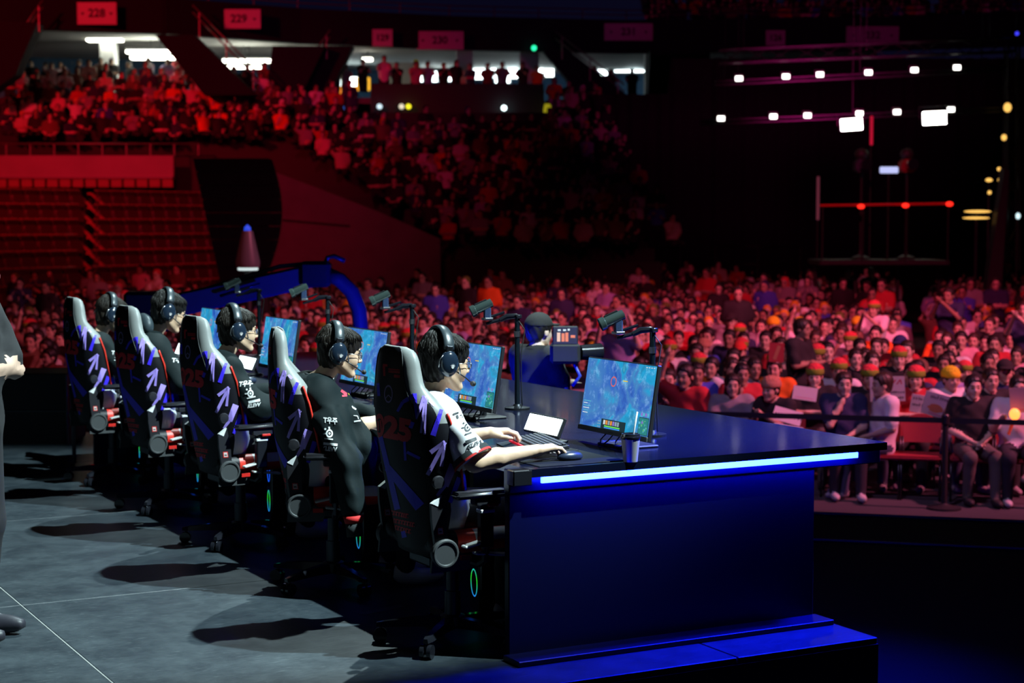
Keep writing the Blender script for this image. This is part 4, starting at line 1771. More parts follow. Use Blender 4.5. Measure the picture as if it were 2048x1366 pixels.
def make_mouse():
    root = empty('computer_mouse')
    P = [('e', (0.0, 0, 0.014), (0.062, 0.032, 0.026), 0)]
    V, Q = surface_nets(lambda p: np.maximum(eval_prims(p, P), 0.002 - p[:, 2]), (-.07, -.04, -.004), (.07, .04, .045), .005)
    obj('shell', np_mesh('mouse_shell', V, Q, mat('mouse_dark', (0.02, 0.03, 0.06), 0.3)), root)
    mb = MB()
    mb.cyl((0.036, -0.004, 0.033), (0.036, 0.004, 0.033), 0.009, 0.009, 12)
    mb.build('scroll_wheel', M_GREYP, root, smooth=True, angle=40)
    return root


def make_lightbox():
    root = empty('softbox_lamp')
    T = Matrix.Translation((0, 0, 0.085)) @ Matrix.Rotation(math.radians(24), 4, 'Y')
    mb = MB()
    mb.box(T @ Vector((0.012, 0, 0)), (0.016, 0.33, 0.098), 0.004, T.to_3x3())
    mb.build('panel_housing', M_BLACKP, root)
    mb = MB()
    mb.box(T @ Vector((0.002, 0, 0)), (0.004, 0.31, 0.080), 0.001, T.to_3x3())
    mb.build('diffuser', mat('white_light_panel', (0.8, 0.9, 1.0), 0.5, emit=(0.80, 0.95, 1.0), strength=3.2), root)
    mb = MB()
    mb.box((0.06, 0, 0.05), (0.012, 0.03, 0.10), 0.003, Matrix.Rotation(math.radians(-25), 3, 'Y'))
    mb.box((0.045, 0, 0.005), (0.12, 0.12, 0.010), 0.003)
    mb.build('panel_foot', M_BLACKP, root)
    return root


def make_camera_stand():
    root = empty('camera_stand')
    mb = MB()
    mb.lathe([(0.07, 0), (0.07, 0.012), (0.025, 0.02), (0.02, 0.03)], 18)
    mb.build('stand_base', M_DSTEEL, root, smooth=True, angle=40)
    mb = MB()
    mb.cyl((0, 0, 0.01), (0, 0, 0.50), 0.0145, 0.0145, 12)
    pole = mb.build('pole', mat('pole_dark', (0.03, 0.05, 0.07), 0.25, 0.8), root, smooth=True, angle=40)
    mb = MB()
    mb.cyl((0, 0, 0.40), (0, 0, 0.43), 0.018, 0.018, 12)
    mb.build('pole_collar', M_STEEL, pole, smooth=True, angle=40)
    mb = MB()
    mb.box((0, 0.0, 0.512), (0.035, 0.05, 0.022), 0.004)
    mb.tube([(0, 0.0, 0.515), (-0.05, 0.03, 0.51), (-0.085, 0.045, 0.49)], [0.013, 0.016, 0.012], 8)
    mb.build('clamp', M_BLACKG, root, smooth=True, angle=40)
    mb = MB()
    mb.tube([(-0.085, 0.045, 0.492), (-0.15, 0.08, 0.472)], 0.009, 8)
    mb.tube([(-0.06, 0.035, 0.535), (-0.14, 0.075, 0.505)], 0.007, 8)
    mb.build('support_arm', M_BLACKG, root, smooth=True, angle=40)
    mb = MB()
    mb.box((-0.145, 0.078, 0.498), (0.05, 0.05, 0.014), 0.003)
    mb.build('mount_plate', M_STEEL, root)
    mb = MB()
    mb.tube([(0.0, -0.012, 0.49), (0.03, -0.03, 0.44), (0.012, -0.02, 0.30), (0.018, -0.015, 0.1), (0.03, 0.0, 0.02)], 0.003, 5)
    mb.build('cable', M_BLACK, root, smooth=True)
    return root


def make_camcorder():
    """points towards -x with its lens, origin at its foot"""
    root = empty('camcorder')
    root.scale = (0.8, 0.8, 0.8)
    R = Matrix.Rotation(math.radians(28), 4, 'Y')
    mb = MB()
    mb.box((0, 0, 0.042), (0.05, 0.045, 0.085), 0.008)
    mb.build('grip_body', mat('camcorder_blue_black', (0.03, 0.05, 0.11), 0.3, noise=0.5, nscale=90), root)
    M = Matrix.Translation((-0.015, 0, 0.088)) @ Matrix.Rotation(math.radians(-90 + -24), 4, 'Y')
    mb = MB()
    mb.lathe([(0.012, -0.055), (0.030, -0.05), (0.033, 0.0), (0.033, 0.07), (0.040, 0.075), (0.041, 0.105), (0.034, 0.106), (0.030, 0.090), (0.004, 0.088)], 20, M)
    b = mb.build('lens_barrel', mat('camcorder_green_black', (0.05, 0.075, 0.07), 0.22, 0.4), root, smooth=True, angle=35)
    mb = MB()
    mb.lathe([(0.003, 0.092), (0.026, 0.091), (0.028, 0.089)], 18, M)
    mb.build('lens_glass', M_BLACKG, b, smooth=True)
    mb = MB()
    mb.box(M @ Vector((0.034, 0, 0.02)), (0.012, 0.02, 0.09), 0.003, M.to_3x3())
    mb.build('top_rail', M_DSTEEL, b)
    return root


def make_pc():
    root = empty('computer_tower')
    mb = MB()
    mb.box((0, 0, 0.25), (0.45, 0.21, 0.46), 0.008)
    mb.build('case', M_BLACKG, root)
    mb = MB()
    for z in (0.16, 0.34):
        mb2 = MB()
        n = 24
        pts = [(-0.228, 0.062 * math.cos(2 * math.pi * k / n), z + 0.062 * math.sin(2 * math.pi * k / n)) for k in range(n + 1)]
        mb2.tube(pts, 0.0045, 6, cap=False)
        m = MATS.get('rgb_ring')
        if m is None:
            m = mat('rgb_ring', (0.02, 0.02, 0.02), 0.5)
            nt = m.node_tree
            tc = nt.nodes.new('ShaderNodeTexCoord')
            sp = nt.nodes.new('ShaderNodeSeparateXYZ')
            rp = nt.nodes.new('ShaderNodeValToRGB')
            mr = nt.nodes.new('ShaderNodeMapRange')
            mr.inputs['From Min'].default_value = -0.06
            mr.inputs['From Max'].default_value = 0.06
            rp.color_ramp.elements[0].color = (0.01, 0.10, 0.9, 1)
            rp.color_ramp.elements[1].color = (0.02, 0.6, 0.03, 1)
            mr2 = nt.nodes.new('ShaderNodeMath')
            mr2.operation = 'PINGPONG'
            mr2.inputs[1].default_value = 0.18
            nt.links.new(tc.outputs['Object'], sp.inputs[0])
            nt.links.new(sp.outputs[2], mr2.inputs[0])
            mr.inputs['From Min'].default_value = 0.08
            mr.inputs['From Max'].default_value = 0.17
            nt.links.new(mr2.outputs[0], mr.inputs['Value'])
            nt.links.new(mr.outputs[0], rp.inputs[0])
            b = nt.nodes['Principled BSDF']
            nt.links.new(rp.outputs[0], b.inputs['Emission Color'])
            b.inputs['Emission Strength'].default_value = 0.9
        mb2.build('fan_light_ring', m, root, smooth=True)
    mb = MB()
    mb.box((-0.227, 0, 0.25), (0.006, 0.19, 0.44), 0.002)
    mb.build('front_glass', M_BLACKG, root)
    for y in (-0.08, 0.08):
        mb = MB()
        mb.box((0, y, 0.01), (0.40, 0.03, 0.02), 0.003)
        mb.build('foot_rail', M_BLACKP, root)
    return root


def row_things(maker, name_u, name_v, z, labels, cat, group, rz=0.0, idx=range(5), du=None):
    first = None
    for n, i in enumerate(idx):
        o = maker() if first is None else copy_tree(first)
        first = first or o
        uu = name_u + (du[i] if du else 0.0)
        place(o, SF(uu, SEAT_V[i] + name_v, z), ANG + math.radians(rz))
        tag(o, labels[n], cat, group)


WHO = ['the player in the white jersey', 'the player with the draped jacket', 'the middle player', 'the fourth player from the desk end', 'the player at the far end']
row_things(make_monitor, 0.84, 0.0, DESK_Z, ['lit black monitor in front of ' + w for w in WHO], 'monitor', 'monitors along the desk', 0, du=[0, -.06, -.08, -.10, -.10])
row_things(make_keyboard, 0.435, -0.01, DESK_Z + 0.006, ['black keyboard with red front strip of ' + w for w in WHO], 'keyboard', 'keyboards along the desk', -13)
row_things(make_mouse, 0.415, -0.305, DESK_Z + 0.004, ['dark computer mouse under the hand of ' + w for w in WHO], 'mouse', 'mice along the desk')


def make_pad():
    mb = MB()
    mb.box((0, 0, 0.002), (0.42, 0.72, 0.004), 0.0015)
    return mb.build('mouse_pad', mat('pad_cloth', (0.006, 0.008, 0.014), 0.7, spec=0.2))


row_things(make_pad, 0.41, -0.06, DESK_Z, ['dark cloth mouse pad in front of ' + w for w in WHO], 'mouse pad', 'mouse pads along the desk')
row_things(make_lightbox, 0.62, 0.30, DESK_Z, ['bright white light panel by the monitor of ' + w for w in WHO], 'light panel', 'light panels along the desk')
row_things(make_camera_stand, 1.20, 0.26, DESK_Z, ['thin black camera pole clamped behind the monitor of ' + w for w in WHO], 'camera stand', 'camera poles along the desk')
row_things(make_camcorder, 1.055, 0.338, DESK_Z + 0.500, ['small camcorder on a pole pointing down at ' + w for w in WHO], 'camcorder', 'camcorders along the desk', -20)
row_things(make_pc, 0.53, 0.34, 0.0, ['black computer tower under the desk of ' + w for w in WHO], 'computer', 'computers under the desk', -14)
# blue underglow of the desk
under = MB()
under.box((0.50, (DV0 + DV1) / 2 + 0.3, DESK_Z - 0.044), (0.02, DV1 - DV0 - 1.2, 0.012), 0.002)
under.build('under_light_strip', mat('blue_led_soft', (0.1, 0.2, 1.0), 0.4, emit=(0.02, 0.05, 1.0), strength=1.6), desk)

# takeaway cup
cup = empty('takeaway_cup')
mb = MB()
mb.lathe([(0.030, 0), (0.0305, 0.002), (0.041, 0.100), (0.042, 0.104), (0.040, 0.104), (0.030, 0.01)], 24)
mb.build('cup_body', mat('cup_grey', (0.42, 0.40, 0.42), 0.35), cup, smooth=True, angle=40)
mb = MB()
mb.lathe([(0.043, 0.098), (0.0445, 0.102), (0.0445, 0.109), (0.041, 0.111), (0.039, 0.121), (0.034, 0.122), (0.033, 0.117), (0.003, 0.117)], 24)
mb.build('lid', M_BLACKG, cup, smooth=True, angle=40)
mb = MB()
mb.tube([(0.0, 0.0, 0.03), (0.012, -0.004, 0.12), (0.026, -0.012, 0.215)], 0.0038, 8)
mb.build('straw', M_WHITEP, cup, smooth=True)
pc = at_z(1261, 923, DESK_Z)
place(cup, pc, 0.3)
tag(cup, 'grey takeaway cup with a black lid and white straw near the desk end', 'cup')


# ------------------------------------------------------------------ the arena bowl
M_CONC = mat('bowl_concrete', (0.16, 0.15, 0.16), 0.85, noise=0.25, nscale=2.0)
M_DARKC = mat('dark_fascia', (0.010, 0.013, 0.026), 0.85, spec=0.2)
M_TREAD = mat('dark_treads', (0.03, 0.03, 0.034), 0.85)
M_RAIL = mat('rail_grey', (0.22, 0.20, 0.21), 0.45, 0.6)
M_SIGN = mat('sign_board', (0.55, 0.50, 0.55), 0.6)
M_INK = mat('sign_ink', (0.03, 0.02, 0.04), 0.7)

ROW_D = [47.5 + 0.82 * k for k in range(15)]
ROW_Z = [0.75 + 0.36 * k for k in range(15)]


def xs(px, d):
    return (px - 1024.0) / F_PX * d


def row_span(k):
    if k >= 14:
        return -60, 545
    if k >= 9:
        return -60, 1195
    return 540 + (9 - k) * 35, 1205 + (9 - k) * 13


mb = MB()
for k in range(15):
    a, b = row_span(k)
    d, z = ROW_D[k], ROW_Z[k]
    x0, x1 = xs(a, d), xs(b, d)
    mb.box(((x0 + x1) / 2, d + 0.41, z - 1.0), (x1 - x0, 0.82, 2.0))
st = mb.build('floor_stands', M_TREAD)
struct(st, 'dark stepped terraces of the stands full of spectators')

# parapet in front of the left stand
WP = 54.0
mb = MB()
x0, x1 = xs(-40, WP), xs(352, WP)
mb.box(((x0 + x1) / 2, WP, 3.50), (x1 - x0, 0.25, 0.72), 0.02)
wall = mb.build('wall_parapet', mat('parapet_paint', (0.30, 0.24, 0.26), 0.6, noise=0.2, nscale=1.2))
struct(wall, 'red-lit parapet wall below the left stand')
px = -30
while px < 350:
    mb = MB()
    xa, xb = xs(px, WP - .3), xs(px + 22, WP - .3)
    mb.box(((xa + xb) / 2, WP - 0.30, 3.02), (xb - xa, 0.06, 0.28), 0.015)
    mb.build('panel', mat('panel_red', (0.28, 0.10, 0.09), 0.6), wall)
    px += 25.5
mb = MB()
mb.box(((x0 + x1) / 2, WP - 0.25, 3.18), (x1 - x0, 0.30, 0.05))
mb.build('ledge', M_RAIL, wall)


def railing(name, pts, h, every, label, r=0.025, mid=True, mt=None):
    mt = mt or M_RAIL
    """posts and rails along a line of floor points"""
    root = empty(name, pts[0])
    o = Vector(pts[0])
    for lv in ((h, h * 0.5) if mid else (h,)):
        m = MB()
        m.tube([Vector(p) - o + Vector((0, 0, lv)) for p in pts], r, 6)
        m.build('rail', mt, root, smooth=True)
    for i in range(len(pts) - 1):
        a, b = Vector(pts[i]), Vector(pts[i + 1])
        n = max(1, int(round((b - a).length / every)))
        for k in range(n + (1 if i == len(pts) - 2 else 0)):
            p = a.lerp(b, k / n) - o
            m = MB()
            m.cyl(p, p + Vector((0, 0, h)), r, r, 6)
            m.build('post', mt, root)
    tag(root, label, 'railing')
    return root


railing('railing', [(xs(-30, WP), WP, 3.86), (xs(400, WP), WP, 3.86)], 0.36, 0.75, 'steel railing on the parapet of the left stand', mid=False)

# concrete side wall of the stand
mb = MB()
D = 46.6
pts = [at(p, q, D) for p, q in ((552, 345), (640, 378), (760, 425), (880, 478), (882, 590), (520, 590))]
mb.prism([(p.x, p.z) for p in pts], 0, 0.35, Matrix.Translation((0, D + 0.35, 0)) @ Matrix.Rotation(math.pi / 2, 4, 'X'))
w2 = mb.build('wall_ramp', M_CONC)
struct(w2, 'sloping concrete side wall beside the empty seats')
mb = MB()
a, b = at(565, 440, D - .02), at(700, 452, D - .02)
mb.box((a + b) / 2, ((b - a).length, 0.03, 0.05), 0, Matrix.Rotation(-math.atan2(b.z - a.z, b.x - a.x), 3, 'Y'))
mb.build('joint', M_TREAD, w2)

# bank of empty lower seats, rows running away to the right
LB0, LB1 = Vector((-13.2, 41.5, 0)), Vector((-7.1, 50.5, 0))
LD = (LB1 - LB0).normalized()
LN = Vector((-LD.y, LD.x, 0))            # towards the back of the bank
LO = ((LB0 + LB1) / 2).normalized()      # how each higher row is set back
mb = MB()
for k in range(8):
    z = -0.62 + 0.42 * k
    c = (LB0 + LB1) / 2 + LO * (0.9 * k) + LN * 0.42
    mb.box(c + Vector((0, 0, z - 0.9)), ((LB1 - LB0).length + 2, 0.85, 1.8), 0, Matrix.Rotation(math.atan2(LD.y, LD.x), 3, 'Z'))
lb = mb.build('floor_lower_stand', M_TREAD)
struct(lb, 'dark stepped terrace under the empty seats')


def make_seat():
    root = MB()
    root.box((0, 0, 0.62), (0.05, 0.47, 0.44), 0.02, Matrix.Rotation(0.18, 3, 'Y'))
    b = root.build('arena_seat', mat('seat_red_black', (0.070, 0.030, 0.035), 0.45))
    m = MB()
    m.box((0.12, 0, 0.50), (0.08, 0.45, 0.36), 0.02, Matrix.Rotation(-0.25, 3, 'Y'))
    m.build('folded_seat', MATS['seat_red_black'], b)
    m = MB()
    m.box((-0.045, 0, 0.842), (0.06, 0.475, 0.035), 0.012, Matrix.Rotation(0.18, 3, 'Y'))
    m.build('top_edge', mat('seat_edge_lit', (0.34, 0.10, 0.09), 0.4), b)  # paler than the seat: red light along the top edge put into the colour
    m = MB()
    m.box((0.06, 0.245, 0.42), (0.22, 0.03, 0.40), 0.01)
    m.build('arm_panel', MATS['seat_red_black'], b)
    return b


_T = {30: 'thirt', 40: 'fort', 50: 'fift', 60: 'sixt'}
ORD = ['first', 'second', 'third', 'fourth', 'fifth', 'sixth', 'seventh', 'eighth', 'ninth', 'tenth', 'eleventh', 'twelfth', 'thirteenth', 'fourteenth', 'fifteenth',
       'sixteenth', 'seventeenth', 'eighteenth', 'nineteenth', 'twentieth', 'twenty-first', 'twenty-second', 'twenty-third', 'twenty-fourth', 'twenty-fifth',
       'twenty-sixth', 'twenty-seventh', 'twenty-eighth', 'twenty-ninth', 'thirtieth']
for _n in range(31, 66):
    _b = _T[_n // 10 * 10]
    ORD.append(_b + 'ieth' if _n % 10 == 0 else _b + 'y-' + ORD[_n % 10 - 1])
seat_p = None
LEN = (LB1 - LB0).length
for k in range(7):
    z = -0.62 + 0.42 * k
    n = 0
    for j in range(22):
        s = 0.3 + j * 0.53
        if 4.35 < s < 4.9 or s > LEN + 0.6:
            continue
        p = LB0 + LD * s + LO * (0.9 * k) + LN * 0.55
        q = p - CAM_P
        sx = 1024 + F_PX * p.x / p.y
        if sx < -25 or sx > 480:
            continue
        n += 1
        o = make_seat() if seat_p is None else copy_tree(seat_p)
        seat_p = seat_p or o
        place(o, p + Vector((0, 0, z)), math.atan2(-LN.y, -LN.x))
        tag(o, f'folded dark red arena seat, {ORD[k]} row up, {ORD[n - 1]} from the left', 'seat', 'empty arena seats')
    for s in (0.05, 4.32, 4.88):
        p = LB0 + LD * s + LO * (0.9 * k) + LN * 0.5
        m = MB()
        m.prism([(-0.35, 0.30), (0.30, 0.72), (0.42, 0.72), (0.42, 0.78), (0.28, 0.78), (-0.38, 0.36)], -0.03, 0.03, Matrix.Rotation(math.pi / 2, 4, 'X'))
        e = m.build('row_end', mat('row_end_red', (0.30, 0.09, 0.08), 0.5), lb)
        place(e, p + Vector((0, 0, z)), math.atan2(LN.y, LN.x))

# upper deck fascia, following the curve of the bowl
FZ0, FZ1 = 7.84, 9.0
FP = [(-80, 54.5), (330, 56.6), (600, 59.5), (900, 61.7), (1250, 63.0), (1750, 62.0), (2130, 60.0), (2700, 54.0)]


def f_at(px):
    return float(np.interp(px, [p for p, d in FP], [d for p, d in FP]))


mb = MB()
for (pa, da), (pb, db) in zip(FP[:-1], FP[1:]):
    A, B = Vector((xs(pa, da), da, 0)), Vector((xs(pb, db), db, 0))
    c = (A + B) / 2
    mb.box(c + Vector((0, 0.2, (FZ0 + FZ1) / 2)), ((B - A).length + 0.2, 0.4, FZ1 - FZ0), 0, Matrix.Rotation(math.atan2(B.y - A.y, B.x - A.x), 3, 'Z'))
fa = mb.build('wall_fascia', M_DARKC)
struct(fa, 'dark blue fascia of the upper deck')
railing('railing', [(xs(p, d), d, FZ1) for p, d in FP], 0.35, 1.6, 'railing along the edge of the upper deck', 0.022, mt=mat('deck_rail', (0.08, 0.07, 0.08), 0.5))

# concourse behind the stands: ceiling, back wall, columns, lamps
mb = MB()
cp = [(xs(p, d) , d + 0.3) for p, d in FP[:6]]
bk = [(xs(p, d + 13) , d + 13) for p, d in reversed(FP[:6])]
mb.prism(cp + bk, 8.12, 8.3)
cl = mb.build('ceiling', mat('concourse_ceiling', (0.42, 0.43, 0.42), 0.8))
struct(cl, 'pale ceiling of the concourse')
mb = MB()
bw = [(xs(p, d + 12.5), d + 12.5) for p, d in FP[:6]]
for (xa, ya), (xb, yb) in zip(bw[:-1], bw[1:]):
    A, B = Vector((xa, ya, 0)), Vector((xb, yb, 0))
    mb.box((A + B) / 2 + Vector((0, 0.1, 7.0)), ((B - A).length, 0.2, 2.6), 0, Matrix.Rotation(math.atan2(B.y - A.y, B.x - A.x), 3, 'Z'))
cw = mb.build('wall_concourse', mat('concourse_blue_wall', (0.03, 0.10, 0.20), 0.7))
struct(cw, 'blue back wall of the concourse')
mb = MB()
mb.prism([(x, max(y, 60.0)) for x, y in cp] + bk, 5.9, 6.1)
cf = mb.build('floor_concourse', M_CONC)
struct(cf, 'concrete concourse floor behind the stands')
M_TUBE = mat('concourse_tube', (0.9, 0.9, 0.8), 0.5, emit=(1.0, 0.97, 0.80), strength=9.0)
M_TUBEW = mat('concourse_tube_white', (0.9, 0.9, 0.9), 0.5, emit=(0.85, 1.0, 1.0), strength=7.0)
LM = [(320, 116, 8.05, 2.0, 1), (300, 104, 8.05, 1.6, 1), (210, 80, 8.05, 1.2, 1), (497, 122, 8.05, 1.8, 1), (487, 134, 8.05, 1.2, 1), (735, 119, 8.05, 0.35, 1), (612, 115, 8.05, 0.6, 1), (690, 165, 7.0, 1.5, 0), (855, 153, 7.3, 0.8, 0),
      (883, 152, 7.3, 0.8, 0), (959, 148, 7.4, 0.5, 0), (1035, 146, 7.4, 2.2, 0), (1083, 143, 7.4, 1.0, 0), (1268, 134, 7.5, 1.6, 0), (1195, 140, 7.5, 0.8, 0), (1005, 155, 7.3, 0.6, 0)]
LMN = ['left opening, lower strip', 'left opening, upper strip', 'left opening beside the column', 'second opening, upper strip', 'second opening, lower strip',
       'middle opening, small round lamp', 'between the stairs', 'middle opening, far left panel', 'middle opening, panel left of the column', 'middle opening, panel touching the column',
       'middle opening, small panel right of the column', 'middle opening, long panel', 'middle opening, far right panel', 'right opening, wide panel', 'right opening, narrow panel', 'middle opening, low panel']
for (p, q, z, w, ceil_), nm in zip(LM, LMN):
    d = f_at(p) + (5.0 if ceil_ else 10.5)
    c = at(p, q, d)
    root = empty('concourse_lamp', c)
    m = MB()
    m.box((0, 0, 0), (w, 0.4 if ceil_ else 0.06, 0.10 if ceil_ else 0.42), 0.01)
    m.build('diffuser', M_TUBE if ceil_ else M_TUBEW, root)
    m = MB()
    m.box((0, 0.1, 0.10 if ceil_ else 0), (w + 0.1, 0.44 if ceil_ else 0.12, 0.08 if ceil_ else 0.5), 0.01)
    m.build('housing', M_GREYP, root)
    if ceil_ and c.z < 8.0:
        m = MB()
        m.cyl((0, 0.1, 0), (0, 0.1, 8.14 - c.z), 0.02, 0.02, 5)
        m.build('drop_rod', M_GREYP, root)
    if w < 1.5:
        tag(root, f'white concourse light, {nm}', 'light', 'lights in the concourse')
        continue
    ld = bpy.data.lights.new('concourse_glow', 'POINT')
    ld.energy = 22 * w
    ld.color = (0.95, 1.0, 0.85) if ceil_ else (0.75, 0.95, 1.0)
    ld.shadow_soft_size = 0.3
    lo = bpy.data.objects.new('concourse_glow', ld)
    COL.objects.link(lo)
    lo.parent = root
    lo.location = (0, -0.5, -0.35)
    tag(root, f'white concourse light, {nm}', 'light', 'lights in the concourse')
M_COLW = mat('pale_column', (0.55, 0.58, 0.58), 0.6)
for n, (p, w, lab) in enumerate(((225, 0.55, 'first'), (930, 0.62, 'second'), (1058, 0.72, 'third'), (1300, 0.5, 'fourth'))):
    d = max(f_at(p) + 3.0, 61.5)
    m = MB()
    m.box((xs(p, d), d, 7.1), (w, w, 2.1), 0.04)
    o = m.build('column', M_COLW)
    struct(o, f'{lab} pale concourse column from the left')
m = MB()
d = f_at(805) + 6
c = at(800, 150, d)
m.box((0, 0, 0), (1.5, 0.12, 0.95), 0.02)
m.box((0.62, -0.08, 0.05), (0.18, 0.05, 1.05), 0.01, mi=1)
o = m.build('kiosk_board', [mat('kiosk_grey', (0.45, 0.44, 0.42), 0.6), mat('kiosk_yellow', (0.75, 0.62, 0.05), 0.5)])
place(o, c)
tag(o, 'grey and yellow kiosk board in the middle concourse opening', 'sign')
for (p, q, w, h, col, nm) in ((685, 180, 1.1, 0.28, (0.9, 0.25, 0.02), 'orange'), (727, 168, 0.5, 0.5, (0.9, 0.45, 0.03), 'round orange')):
    d = f_at(p) + 4
    m = MB()
    m.box((0, 0, 0), (w, 0.1, h), 0.04)
    o = m.build('lit_sign', glow('sign_' + nm.replace(' ', '_'), col, 1.2))
    place(o, at(p, q, d))
    tag(o, f'small {nm} lit sign at the left of the middle opening', 'sign')

# dark stair flanks between the openings
for poly, nm in ((((310, 70), (388, 70), (512, 190), (408, 190)), 'left'), (((640, 92), (705, 92), (655, 195), (548, 195)), 'middle'), (((1085, 100), (1135, 100), (1262, 196), (1165, 196)), 'right'),
                 (((-40, 40), (75, 45), (30, 150), (-40, 200)), 'far left'), (((545, 92), (650, 92), (600, 195), (530, 195)), 'second'), (((1300, 100), (1420, 100), (1420, 250), (1296, 200)), 'far right')):
    d = f_at(poly[0][0]) - 0.6
    pts = [at(p, q, d) for p, q in poly]
    m = MB()
    m.prism([(p.x, p.z) for p in pts], 0, 0.8, Matrix.Translation((0, d + 0.8, 0)) @ Matrix.Rotation(math.pi / 2, 4, 'X'))
    o = m.build('wall_stair', M_DARKC)
    struct(o, f'dark flank of the {nm} stair between the concourse openings')
for (p0, q0, p1, q1, nm) in ((385, 10, 520, 150, 'left'), (660, 60, 590, 160, 'middle'), (1110, 62, 1250, 170, 'right'), (10, 110, 85, 0, 'far left')):
    d = f_at(p0) - 0.8
    root = empty('handrail', at(p0, q0, d))
    for off in (0, 14):
        m = MB()
        m.tube([at(p0, q0 + off, d) - at(p0, q0, d), at(p1, q1 + off, d) - at(p0, q0, d)], 0.028, 6)
        m.build('rail', M_RAIL, root, smooth=True)
    for t in (0.1, 0.5, 0.9):
        m = MB()
        a = at(p0 + (p1 - p0) * t, q0 + (q1 - q0) * t, d) - at(p0, q0, d)
        m.cyl(a, a + Vector((0, 0, -0.8)), 0.025, 0.025, 6)
        m.build('post', M_RAIL, root)
    tag(root, f'sloping handrail of the {nm} stair below the upper deck', 'railing')

# dark booth wall in front of the middle opening, with small lamps
m = MB()
d = 60.2
a, b = at(742, 235, d), at(1088, 168, d)
m.box(((a.x + b.x) / 2, d, (a.z + b.z) / 2), (b.x - a.x, 0.3, b.z - a.z), 0.02)
o = m.build('wall_booth', mat('booth_dark', (0.03, 0.035, 0.04), 0.8))
struct(o, 'dark booth wall below the middle concourse opening')
for (p, q, col, s, nm) in ((759, 213, (0.7, 0.9, 1.0), 1.2, 'pale lamp'), (803, 213, (0.9, 0.8, 0.6), 1.0, 'warm lamp'), (817, 213, (0.9, 0.8, 0.02), 1.5, 'yellow lamp'), (1008, 216, (0.8, 1.0, 1.0), 4.0, 'bright white lamp'),
                           (684, 215, (0.05, 0.2, 0.9), 1.0, 'blue lamp'), (1068, 96, (0.02, 0.8, 0.35), 2.0, 'green exit lamp')):
    m = MB()
    m.lathe([(0.02, -0.06), (0.09, -0.06), (0.09, 0.03), (0.05, 0.06), (0.01, 0.06)], 12, Matrix.Rotation(math.pi / 2, 4, 'X'))
    o = m.build('small_lamp', glow('lamp_' + nm.replace(' ', '_'), col, s), smooth=True)
    place(o, at(p, q, 59.7 if p != 1068 else f_at(p) - 0.3))
    tag(o, f'small {nm} on the dark wall below the upper deck', 'light')
m = MB()
m.ell((0, 0, 0), (0.16, 0.1, 0.34), 10, 7)
m.ell((0.05, 0, 0.55), (0.05, 0.05, 0.22), 8, 6, mi=1)
o = m.build('yellow_banner', [mat('banner_yellow', (0.75, 0.68, 0.02), 0.6, emit=(0.7, 0.62, 0.02), strength=0.35), M_SIGN], smooth=True)
place(o, at(1096, 222, 59.5))
tag(o, 'yellow hanging decoration right of the dark booth', 'decoration')
m = MB()
m.box((0, 0, 0), (0.36, 0.06, 0.17), 0.02)
o = m.build('small_screen', glow('small_screen_white', (0.75, 0.9, 0.9), 1.3))
place(o, at(1121, 237, 59.5))
tag(o, 'small lit white screen beside the yellow decoration', 'screen')

# section signs on the fascia
for (p, q, w, h, txt, lab) in ((194, 27, 78, 44, '228', 'red-lit section sign 228 at the far left'), (478, 38, 86, 38, '229', 'wide section sign 229 above the second opening'), (765, 76, 40, 34, '129', 'small square section sign left of the wide sign 230'), (880, 81, 94, 36, '230', 'wide section sign 230 above the middle opening'), (1257, 64, 96, 34, '231', 'wide section sign 231 right of the green lamp'),
                               (1551, 76, 38, 30, '126', 'small square section sign 126 above the floodlights'), (1745, 71, 104, 36, '232', 'magenta section sign 232 above the floodlights')):
    d = f_at(p) - 0.3
    s = d / F_PX
    root = empty('section_sign', at(p, q, d))
    m = MB()
    m.box((0, 0, 0), (w * s, 0.06, h * s), 0.01)
    m.build('board', M_SIGN, root)
    v, f = text_mesh(txt, 0.36 if w > 60 else 0.3, 0.012)
    m = MB()
    m.add([(x.x, -0.035, x.y) for x in v], f)
    m.build('number', M_INK, root)
    if w > 60:
        for sg in (-1, 1):
            m = MB()
            cx = sg * w * s * 0.36
            m.add([(cx - 0.06, -0.035, 0.03), (cx + 0.06, -0.035, 0.03), (cx, -0.035, -0.07)], [(0, 1, 2)])
            m.build('arrow', M_INK, root)
    tag(root, f'{lab} on the upper deck fascia', 'sign', 'section signs')

# ------------------------------------------------------------------ right half: black drape, lighting truss, lamps
m = MB()
DD = 57.0
x0, x1 = xs(1190, DD), xs(2700, DD)
n = 180
vs, fs = [], []
for i in range(n + 1):
    x = x0 + (x1 - x0) * i / n
    y = DD + 0.16 * math.sin(i * 1.9) + 0.05 * math.sin(i * 4.7)
    vs += [(x, y, -1.05), (x, y, 7.1 if 1024 + F_PX * x / DD > 1335 else 5.95)]
for i in range(n):
    fs.append((2 * i, 2 * i + 2, 2 * i + 3, 2 * i + 1))
m.add(vs, fs)
o = m.build('wall_drape', M_CURTAIN, smooth=True)
struct(o, 'tall black drape closing off the far end of the arena')


M_TRUSS = mat('truss_black', (0.03, 0.03, 0.032), 0.4, 0.5)


